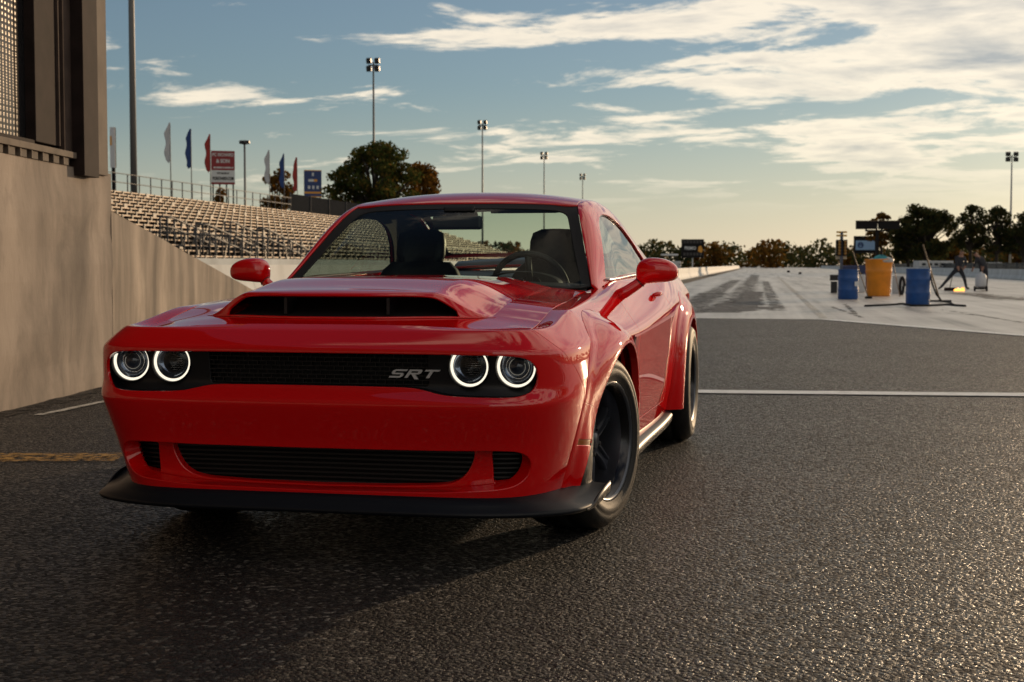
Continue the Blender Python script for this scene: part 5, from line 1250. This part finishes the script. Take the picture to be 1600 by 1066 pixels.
p, k = obj_at(1345, 457); o = MB().box((0, 0, 14 * k), (13 * k, .3, 28 * k)).build('white_jug', mat('white_plastic', (.6, .6, .6), .5), bevel=.04); MB().lathe([(2 * k, 0), (2 * k, 3 * k), (.0005, 3 * k)], 'z', (0, 0, 28 * k), 12).build('cap', SDRK, o); o.location = p; tag(o, 'white plastic jug between the drum and the orange tub', 'jug')
p, k = obj_at(1384, 461); o = MB().lathe([(.0005, 0), (6 * k, .5 * k), (8 * k, 5 * k), (8 * k, 9 * k), (5.5 * k, 13 * k), (2 * k, 14 * k), (2 * k, 15.5 * k), (.0005, 15.5 * k)], 'z', n=24).build('red_tank', mat('dull_red_tank', (.30, .03, .03), .45)); o.location = p; tag(o, 'round red tank at the foot of the orange tub', 'tank')
for px, col, lab in ((1358, 'navy_plastic', 'dark spray bottle left of the red tank'), (1367, 'brown_bottle', 'brown bottle with a pale cap beside the red tank')):
    p, k = obj_at(px, 460); m = MATS[col] if col in MATS else mat(col, (.14, .07, .04), .4)
    o = MB().lathe([(.0005, 0), (2.8 * k, 0), (2.8 * k, 9 * k), (1.3 * k, 11.5 * k), (1.3 * k, 14 * k), (.0005, 14 * k)], 'z', n=16).build('bottle', m); o.location = p; MB().lathe([(1.5 * k, 13 * k), (1.5 * k, 15.5 * k), (.0005, 15.6 * k)], 'z', n=12).build('cap', SWHT, o); tag(o, lab, 'bottle')
p, k = obj_at(1403, 459); o = MB().box((0, 0, 14 * k), (17 * k, .35, 28 * k)).build('white_crate', mat('pale_crate', (.50, .50, .50), .6), bevel=.02); o.location = p; tag(o, 'pale crate between the orange tub and the right blue drum', 'crate')
p, k = obj_at(1412, 462); o = MB().tube([(3 * k * math.cos(t) - 2 * k, .1 * t, 15 * k + 13 * k * math.sin(t)) for t in np.linspace(0, 6.2, 24)], 2.2 * k, 8).build('coiled_tyre_hose', BLKM); o.location = p; tag(o, 'black loop of hose hanging at the left of the larger blue drum', 'hose')
# squeegee poles and the hose on the ground
def pole_thing(name, px0, py0, px1, py1, dep0, label, cat, r_=.018, m=None, extra=None):
    a = gnd(px0, py0) if py0 > 430 else at(px0, py0, dep0); b = at(px1, py1, dep0)
    o = MB().bar((0, 0, .02), b - a, r_, 8).build(name, m or mat('wooden_pole_' + name, (.20, .13, .07), .6)); o.location = a; tag(o, label, cat); return o
d_ = (gnd(1469, 472) - Vector(CAM)).dot(Vector(FW)); o = pole_thing('squeegee', 1469, 472, 1442, 382, d_, 'long squeegee pole leaning right of the larger blue drum', 'squeegee', .022)
MB().box((0, 0, .03), (.62, .06, .05)).build('blade', BLKM, o)
d_ = (gnd(1358, 466) - Vector(CAM)).dot(Vector(FW)); o = pole_thing('push_broom', 1357, 467, 1332, 392, d_ + .3, 'thin broom pole leaning at the left side of the orange tub', 'broom', .016); MB().box((0, 0, .04), (.22, .07, .07)).build('broom_head', BLKM, o)
d_ = (gnd(1407, 462) - Vector(CAM)).dot(Vector(FW)); pole_thing('pole', 1406, 464, 1393, 398, d_ + .2, 'thin pole standing right of the orange tub', 'pole', .014)
hp = [gnd(x, y, .02) for x, y in ((1352, 478.5), (1385, 477), (1410, 475), (1425, 478), (1450, 478), (1480, 476.5), (1508, 478.5))]
o = MB().tube([q - hp[0] for q in hp], .035, 8).build('flat_hose', BLKM); o.location = hp[0]; tag(o, 'black hose lying flat on the concrete in front of the larger drum', 'hose')
hs = [at(1452, 421, 38), at(1457, 445, 37.6), at(1463, 460, 37.3), gnd(1472, 471, .03), gnd(1484, 473, .03), gnd(1492, 477, .03)]
o = MB().tube([q - hs[0] for q in hs], .025, 8).build('drum_hose', BLKM); o.location = hs[0]; tag(o, 'thin dark hose hanging out of the larger blue drum', 'hose')
for px, py, lab in ((1250, 428.5, 'small dark block lying on the far track, right one'), (1232, 426, 'small dark block lying on the far track, left one')):
    p, k = obj_at(px, py); o = MB().box((0, 0, 1.6 * k), (4.5 * k, .4, 3.2 * k)).build('track_marker_block', SDRK, bevel=.03); o.location = p; tag(o, lab, 'block')

# ------------------------------------------------------------------ two workers
def worker(px, py, joints, label, mats, face_dir=-1):
    """joints: name -> (x across, z up, y depth); one skinned body"""
    p, k = obj_at(px, py); me = bpy.data.meshes.new('person')
    names = list(joints); J = [joints[n_] for n_ in names]; ed_ = [('pelvis', 'waist'), ('waist', 'chest'), ('chest', 'neck'), ('neck', 'head'), ('head', 'crown'), ('chest', 'shl'), ('shl', 'ell'), ('ell', 'wrl'), ('wrl', 'hal'), ('chest', 'shr'), ('shr', 'elr'), ('elr', 'wrr'), ('wrr', 'har'), ('pelvis', 'hil'), ('hil', 'knl'), ('knl', 'anl'), ('anl', 'tol'), ('pelvis', 'hir'), ('hir', 'knr'), ('knr', 'anr'), ('anr', 'tor')]
    me.from_pydata([(j[0], j[2], j[1]) for j in J], [(names.index(a), names.index(b)) for a, b in ed_], [])
    o = link('person', me, None); o.location = p; o.rotation_euler = (0, 0, -YAW)
    o.modifiers.new('skin', 'SKIN'); rad = dict(pelvis=.15, waist=.14, chest=.16, neck=.06, head=.10, crown=.085, shl=.075, shr=.075, ell=.05, elr=.05, wrl=.036, wrr=.036, hal=.04, har=.04, hil=.105, hir=.105, knl=.075, knr=.075, anl=.05, anr=.05, tol=.045, tor=.045)
    bpy.context.view_layer.update()
    for i, n_ in enumerate(names): me.skin_vertices[0].data[i].radius = (rad[n_], rad[n_]); 
    me.skin_vertices[0].data[names.index('pelvis')].use_root = True
    s_ = o.modifiers.new('sub', 'SUBSURF'); s_.levels = 2
    bpy.context.view_layer.update()
    ev = bpy.data.meshes.new_from_object(o.evaluated_get(bpy.context.evaluated_depsgraph_get())); o.modifiers.clear(); o.data = ev
    grp = dict(pelvis=1, waist=0, chest=0, neck=2, head=2, crown=3, shl=0, shr=0, ell=0, elr=0, wrl=2, wrr=2, hal=2, har=2, hil=1, hir=1, knl=1, knr=1, anl=1, anr=1, tol=4, tor=4)
    for m in mats: ev.materials.append(m)
    jp = np.array([(j[0], j[2], j[1]) for j in J])
    for f_ in ev.polygons: f_.use_smooth = True; f_.material_index = grp[names[int(np.argmin(((jp - np.array(f_.center)) ** 2).sum(1)))]]
    tag(o, label, 'person'); return o
SKIN = mat('skin', (.30, .16, .11), .6); DKSH = mat('dark_shirt', (.03, .032, .04), .9); JEAN = mat('dark_trousers', (.025, .028, .038), .9); HAIR = mat('dark_hair', (.02, .015, .012), .8); BOOT = mat('dark_boots', (.015, .014, .013), .7); GRYH = mat('grey_cap', (.25, .25, .26), .8)
worker(1493, 453, dict(pelvis=(.10, .88, 0), waist=(.12, 1.05, 0), chest=(.16, 1.28, -.02), neck=(.20, 1.45, -.02), head=(.23, 1.56, -.03), crown=(.25, 1.66, -.03), shl=(.0, 1.36, .0), ell=(-.02, 1.08, -.12), wrl=(.04, .88, -.22), hal=(.06, .80, -.24), shr=(.34, 1.34, -.04), elr=(.40, 1.08, -.14), wrr=(.26, .90, -.24), har=(.20, .84, -.26), hil=(.0, .84, 0), knl=(-.30, .48, .02), anl=(-.62, .09, .06), tol=(-.74, .05, -.04), hir=(.20, .84, 0), knr=(.36, .46, -.04), anr=(.46, .08, 0), tor=(.56, .05, -.08)), 'worker in dark clothes leaning forward with legs wide apart over a flame', [DKSH, JEAN, SKIN, HAIR, BOOT])
worker(1533, 453, dict(pelvis=(.10, .90, .05), waist=(.06, 1.08, .03), chest=(-.08, 1.28, 0), neck=(-.20, 1.42, -.02), head=(-.28, 1.50, -.03), crown=(-.33, 1.59, -.03), shl=(-.22, 1.30, -.05), ell=(-.32, 1.06, -.08), wrl=(-.42, .84, -.12), hal=(-.45, .77, -.13), shr=(.06, 1.34, .08), elr=(.10, 1.08, -.06), wrr=(-.02, .86, -.14), har=(-.05, .80, -.16), hil=(.02, .86, .05), knl=(.02, .48, .0), anl=(.10, .09, .05), tol=(-.02, .05, -.05), hir=(.20, .86, .05), knr=(.22, .48, .02), anr=(.24, .09, .08), tor=(.14, .05, 0)), 'worker stooping over a white tank at the right of the pair', [DKSH, JEAN, SKIN, HAIR, BOOT])
p, k = obj_at(1531, 455); o = MB().lathe([(.0005, 0), (7 * k, .5 * k), (8.5 * k, 3 * k), (8.5 * k, 17 * k), (6 * k, 21 * k), (2 * k, 22 * k), (2 * k, 24 * k), (.0005, 24 * k)], 'z', (0, 0, 6 * k), 28).build('tank', mat('white_tank', (.55, .57, .60), .4)); o.location = p + Vector((0, -.3, 0))
MB().box((0, 0, 4.5 * k), (19 * k, .4, 3 * k)).build('cart_base', SDRK, o)
for s_ in (-1, 1): MB().lathe([(.0005, -.03), (4 * k, -.03), (4 * k, .03), (.0005, .03)], 'x', (s_ * 9 * k, 0, 4 * k), 16).build('wheel', BLKM, o)
tag(o, 'white tank on a small wheeled cart in front of the stooping worker', 'tank')
p, k = obj_at(1484, 455); o = MB().box((0, 0, 3 * k), (16 * k, .35, 5 * k)).build('torch_tray', BRN, bevel=.01); o.location = p; MB().bar((0, 0, 5 * k), (5 * k, .05, 30 * k), .015, 8).build('handle', SDRK, o); tag(o, 'low torch burner on the ground below the leaning worker', 'burner')
FLM = emit_mat('flame', (1.0, .38, .06), 2.6); P = []
fl_ = MB()
for i in range(7):
    x = (-4 + i * 2.2) * k; h_ = (4 + 4 * random.random()) * k; fl_.lathe([(.0005, 0), (1.6 * k, 1.2 * k), (1.3 * k, h_ * .5), (.4 * k, h_ * .85), (.0005, h_)], 'z', (x, random.uniform(-.08, .08), 0), 9)
o = fl_.build('torch_flame', FLM); o.location = gnd(1496, 455.5, .02); tag(o, 'orange flame licking along the ground between the two workers', 'flame')

# ------------------------------------------------------------------ trailers and far sheds
TRW = vary(mat('trailer_white', (.50, .51, .52), .5), 1, .1); TWN = mat('trailer_window', (.03, .035, .045), .15)
def trailer(px0, px1, py0, py1, dep, label, nw=4):
    c = at((px0 + px1) / 2, py1, dep); wd = (px1 - px0) / FPX * dep; h = (py1 - py0) / FPX * dep; r = empty('trailer', (c.x, c.y, 0), -YAW); z0 = .55
    MB().box((0, 1.2, z0 + h / 2), (wd, 2.4, h)).build('trailer_body', TRW, r, bevel=.08)
    for i in range(nw):
        x = -wd * .36 + i * wd * .72 / max(1, nw - 1); f_ = MB().box((x, -.01, z0 + h * .58), (wd * .11, .05, h * .28)).build('window', SDRK, r); MB().box((x, -.04, z0 + h * .58), (wd * .09, .02, h * .22)).build('pane', TWN, f_)
    MB().box((wd * .12, -.01, z0 + h * .42), (wd * .07, .05, h * .75)).build('door', STEEL, r)
    for s_ in (-.12, .12): MB().lathe([(.0005, -.1), (.36, -.1), (.36, .1), (.0005, .1)], 'y', (s_ * wd, 0, .36), 16).build('wheel', BLKM, r)
    MB().box((0, .02, z0 + h * .22), (wd * .98, .05, h * .09)).build('stripe', mat('trailer_stripe', (.05, .10, .22), .5) if 'trailer_stripe' not in MATS else MATS['trailer_stripe'], r)
    tag(r, label, 'trailer')
trailer(1436, 1490, 401, 414, 160, 'white trailer with small windows behind the right blue drum', 5); trailer(1538, 1566, 404, 414, 175, 'white trailer between the workers and the pale mast', 3); trailer(1052, 1064, 405, 417, 170, 'small white trailer left of the scoreboard post', 2)
c = at(1046, 402, 180); r = empty('canopy', (c.x, c.y, 0), -YAW); MB().box((0, 0, c.z + .3), (2.0, 2, .22)).build('canopy_roof', SWHT, r, bevel=.05)
for sx_ in (-.9, .9):
    for sy_ in (-.9, .9): MB().bar((sx_, sy_, 0), (sx_, sy_, c.z + .2), .05, 6).build('post', SDRK, r)
tag(r, 'small white-roofed canopy left of the dark scoreboard', 'canopy')
fe = empty('rear_fence', T(90, 20)); fei = Matrix.Translation(-fe.location)
for i in range(36):
    a = 90 + i * 5; q = MB(); q.bar(T(a, 20.5, 0), T(a, 20.5, 1.25), .05, 6); rpart(q, 'post', DKST, fe, fei)
SC2 = worn('dark_fence_mesh', (.03, .032, .034), .30, .55, 6)
for i in range(18): q = MB(); q.box(T(95 + i * 10, 20.5, .65), (.02, 9.9, 1.1), rz=TRZ); rpart(q, 'mesh_panel', SC2, fe, fei)
tag(fe, 'dark mesh fence running behind the right-hand barrier', 'fence')

# ------------------------------------------------------------------ trees
def leaf_mat(name, cols):
    m = bpy.data.materials.new(name); m.use_nodes = True; t = m.node_tree; n = t.nodes; n.clear(); MATS[name] = m
    g = n.new('ShaderNodeNewGeometry'); rp = n.new('ShaderNodeValToRGB'); e = rp.color_ramp.elements
    e[0].position = 0; e[0].color = (*cols[0], 1); e[1].position = 1; e[1].color = (*cols[-1], 1)
    for i, c in enumerate(cols[1:-1]): k_ = e.new((i + 1) / (len(cols) - 1)); k_.color = (*c, 1)
    t.links.new(g.outputs['Random Per Island'], rp.inputs[0])
    df = n.new('ShaderNodeBsdfDiffuse'); tr = n.new('ShaderNodeBsdfTranslucent'); mx = n.new('ShaderNodeMixShader'); mx.inputs[0].default_value = .48; o = n.new('ShaderNodeOutputMaterial')
    t.links.new(rp.outputs[0], df.inputs[0]); t.links.new(rp.outputs[0], tr.inputs[0]); t.links.new(df.outputs[0], mx.inputs[1]); t.links.new(tr.outputs[0], mx.inputs[2]); t.links.new(mx.outputs[0], o.inputs[0]); return m
LG = leaf_mat('green_leaves', [(.030, .046, .015), (.050, .072, .020), (.075, .092, .026), (.12, .105, .028), (.17, .10, .026)])
LA = leaf_mat('autumn_leaves', [(.07, .045, .014), (.14, .07, .016), (.20, .085, .016), (.23, .12, .025), (.10, .085, .025)])
LD = leaf_mat('dark_leaves', [(.028, .038, .020), (.044, .055, .024), (.065, .070, .026), (.10, .070, .024)])
BARK = vary(mat('bark', (.035, .027, .021), .9), 12, .4, bump=.4)
def leaves(cl, n, size, seed):
    """quads scattered over clumps: cl = list of (centre, radius xyz)"""
    g = np.random.default_rng(seed); C_ = np.array([c[0] for c in cl]); Rr_ = np.array([c[1] for c in cl]); w_ = Rr_.prod(1) ** (2 / 3); idx = g.choice(len(cl), n, p=w_ / w_.sum())
    d_ = g.normal(size=(n, 3)); d_ /= np.linalg.norm(d_, axis=1, keepdims=True); rad = g.random(n) ** .45; P = C_[idx] + d_ * rad[:, None] * Rr_[idx]
    u = g.normal(size=(n, 3)); u /= np.linalg.norm(u, axis=1, keepdims=True); v = np.cross(u, g.normal(size=(n, 3))); v /= np.linalg.norm(v, axis=1, keepdims=True); s_ = size * (.6 + .8 * g.random(n))[:, None]
    Q = np.stack([P - u * s_ * .5, P + v * s_ * .35, P + u * s_ * .5, P - v * s_ * .35], 1).reshape(-1, 3); return Q
def tree(name, base, H, W, m, label, n=5000, size=.35, seed=1, trunk=.32, clumps=26, shape=1.0, group=None):
    rr = random.Random(seed); r = empty(name, (base.x, base.y, 0)); cl = []; tk = MB()
    th = H * trunk; tk.tube([(0, 0, -.1), (.1, 0, th * .5), (.05, .05, th), (0, 0, H * .7)], [H * .032, H * .026, H * .022, H * .006], 9)
    for i in range(clumps):
        t = rr.random(); ang = rr.uniform(0, 6.283); zc_ = th * .9 + (H - th * .9) * (.08 + .80 * t); wr = W / 2 * math.sin(math.pi * (.18 + .76 * t)) ** .7 * shape; rad_ = wr * (.25 + .6 * rr.random()); c = (rad_ * math.cos(ang), rad_ * math.sin(ang), zc_)
        k_ = W * rr.uniform(.085, .16) * (30 / max(30, clumps)) ** .33; cl.append((c, (k_, k_, k_ * rr.uniform(.6, .9)))); tk.tube([(0, 0, th * .85 + (zc_ - th) * .3), (c[0] * .5, c[1] * .5, th + (zc_ - th) * .65), c], [H * .012, H * .008, H * .003], 5, cap=False)
    tk.build('trunk', BARK, r); Q = leaves(cl, n, size, seed); me = bpy.data.meshes.new('crown'); me.from_pydata(Q.tolist(), [], [(4 * i, 4 * i + 1, 4 * i + 2, 4 * i + 3) for i in range(len(Q) // 4)]); cr = link('crown', me, m, r)
    tag(r, label, 'tree', group); return r
def tree_px(name, px, ytop, wpx_, dep, m, label, **k_):
    b = at(px, 413.5, dep); return tree(name, b, hgt(ytop, dep), wpx_ / FPX * dep, m, label, **k_)
tree_px('oak_tree', 588, 210, 178, 112, LG, 'big dense green tree behind the roof of the coupe', n=14000, size=.27, seed=11, trunk=.30, clumps=90)
tree_px('maple_tree', 655, 252, 110, 118, LA, 'thinner brownish tree at the right of the big green tree', n=3200, size=.30, seed=5, trunk=.45, clumps=22)
tree_px('maple_tree', 432, 258, 95, 118, LA, 'sparse autumn tree behind the second row of flags', n=3000, size=.32, seed=9, trunk=.30, clumps=26)
tree_px('shrub_tree', 350, 288, 60, 125, LA, 'low scrubby tree behind the posts of the red and white sign', n=900, size=.3, seed=14, trunk=.3, clumps=12)
tree_px('shrub_tree', 520, 298, 60, 120, LG, 'low dark tree below the blue sign', n=1500, size=.32, seed=15, trunk=.3, clumps=14)
tree_px('oak_tree', 1445, 316, 125, 185, LD, 'broad dark tree rising behind the white trailer', n=10000, size=.36, seed=21, trunk=.20, clumps=80)
tree_px('oak_tree', 1418, 336, 60, 190, LD, 'dark tree just right of the display boards', n=4600, size=.36, seed=22, trunk=.2, clumps=40)
tree_px('maple_tree', 1376, 330, 52, 195, LA, 'reddish tree rising behind the display boards', n=1500, size=.45, seed=23, trunk=.4, clumps=16)
tree_px('pine_tree', 1515, 318, 78, 180, LD, 'open-crowned tree above the two workers', n=3600, size=.34, seed=31, trunk=.36, clumps=44)
tree_px('pine_tree', 1556, 320, 82, 178, LD, 'open-crowned tree left of the pale mast', n=4200, size=.34, seed=32, trunk=.30, clumps=48)
tree_px('pine_tree', 1598, 328, 84, 176, LD, 'dark tree cut by the right edge of the picture', n=4200, size=.34, seed=33, trunk=.25, clumps=48)
tree_px('maple_tree', 1490, 372, 60, 200, LA, 'low reddish tree behind the leaning worker', n=1600, size=.45, seed=34, trunk=.2, clumps=16)
# far wood: reads as one mass
cl = []; clA = []
rr = random.Random(3)
for i in range(150):
    px = -900 + i * 24 + rr.uniform(-8, 8) if i < 75 else 960 + (i - 75) * 14 + rr.uniform(-6, 6); dep = rr.uniform(430, 560); H = rr.uniform(6.0, 9.5); b = at(px, 413.5, dep); tgt = clA if rr.random() < .3 else cl
    for k_ in range(5):
        z_ = H * (.06 + .20 * k_); w_ = H * .72 * math.sin(math.pi * (.25 + .13 * k_)); tgt.append(((b.x + rr.uniform(-1, 1), b.y + rr.uniform(-1, 1), z_), (w_ * rr.uniform(.8, 1.2), w_, H * .18)))
for i in range(104):
    az = R(15 + i * 2.9 + rr.uniform(-1, 1)); dep = rr.uniform(300, 420); H = rr.uniform(7, 11)
    for k_ in range(4): cl.append(((CAM[0] + dep * math.sin(az) + rr.uniform(-6, 6), CAM[1] + dep * math.cos(az) + rr.uniform(-6, 6), H * (.08 + .23 * k_)), (H * .9, H * .9, H * .22)))
def wood(cl_, n, m, nm):
    Q = leaves(cl_, n, 1.3, 77); me = bpy.data.meshes.new(nm); me.from_pydata(Q.tolist(), [], [(4 * i, 4 * i + 1, 4 * i + 2, 4 * i + 3) for i in range(len(Q) // 4)]); return link(nm, me, m)
clR = []
for i in range(46):
    az = R(42 + i * 2.1); dep = rr.uniform(42, 52); H = rr.uniform(5.5, 8)
    for k_ in range(4): clR.append(((CAM[0] + dep * math.sin(az) + rr.uniform(-1, 1), CAM[1] + dep * math.cos(az) + rr.uniform(-1, 1), H * (.25 + .19 * k_)), (H * .2, H * .2, H * .14)))
Q = leaves(clR, 14000, .5, 78); me = bpy.data.meshes.new('roadside_wood'); me.from_pydata(Q.tolist(), [], [(4 * i, 4 * i + 1, 4 * i + 2, 4 * i + 3) for i in range(len(Q) // 4)]); o = link('roadside_wood', me, LG); o['kind'] = 'stuff'; o['label'] = 'belt of green trees beyond the right edge, mirrored in the paint'; o['category'] = 'wood'
o = wood(cl, 76000, LD, 'far_wood'); o['kind'] = 'stuff'; o['label'] = 'dark green far wood along the horizon'; o['category'] = 'wood'
o = wood(clA, 22000, LA, 'far_autumn_wood'); o['kind'] = 'stuff'; o['label'] = 'rust-coloured trees mixed into the far wood'; o['category'] = 'wood'
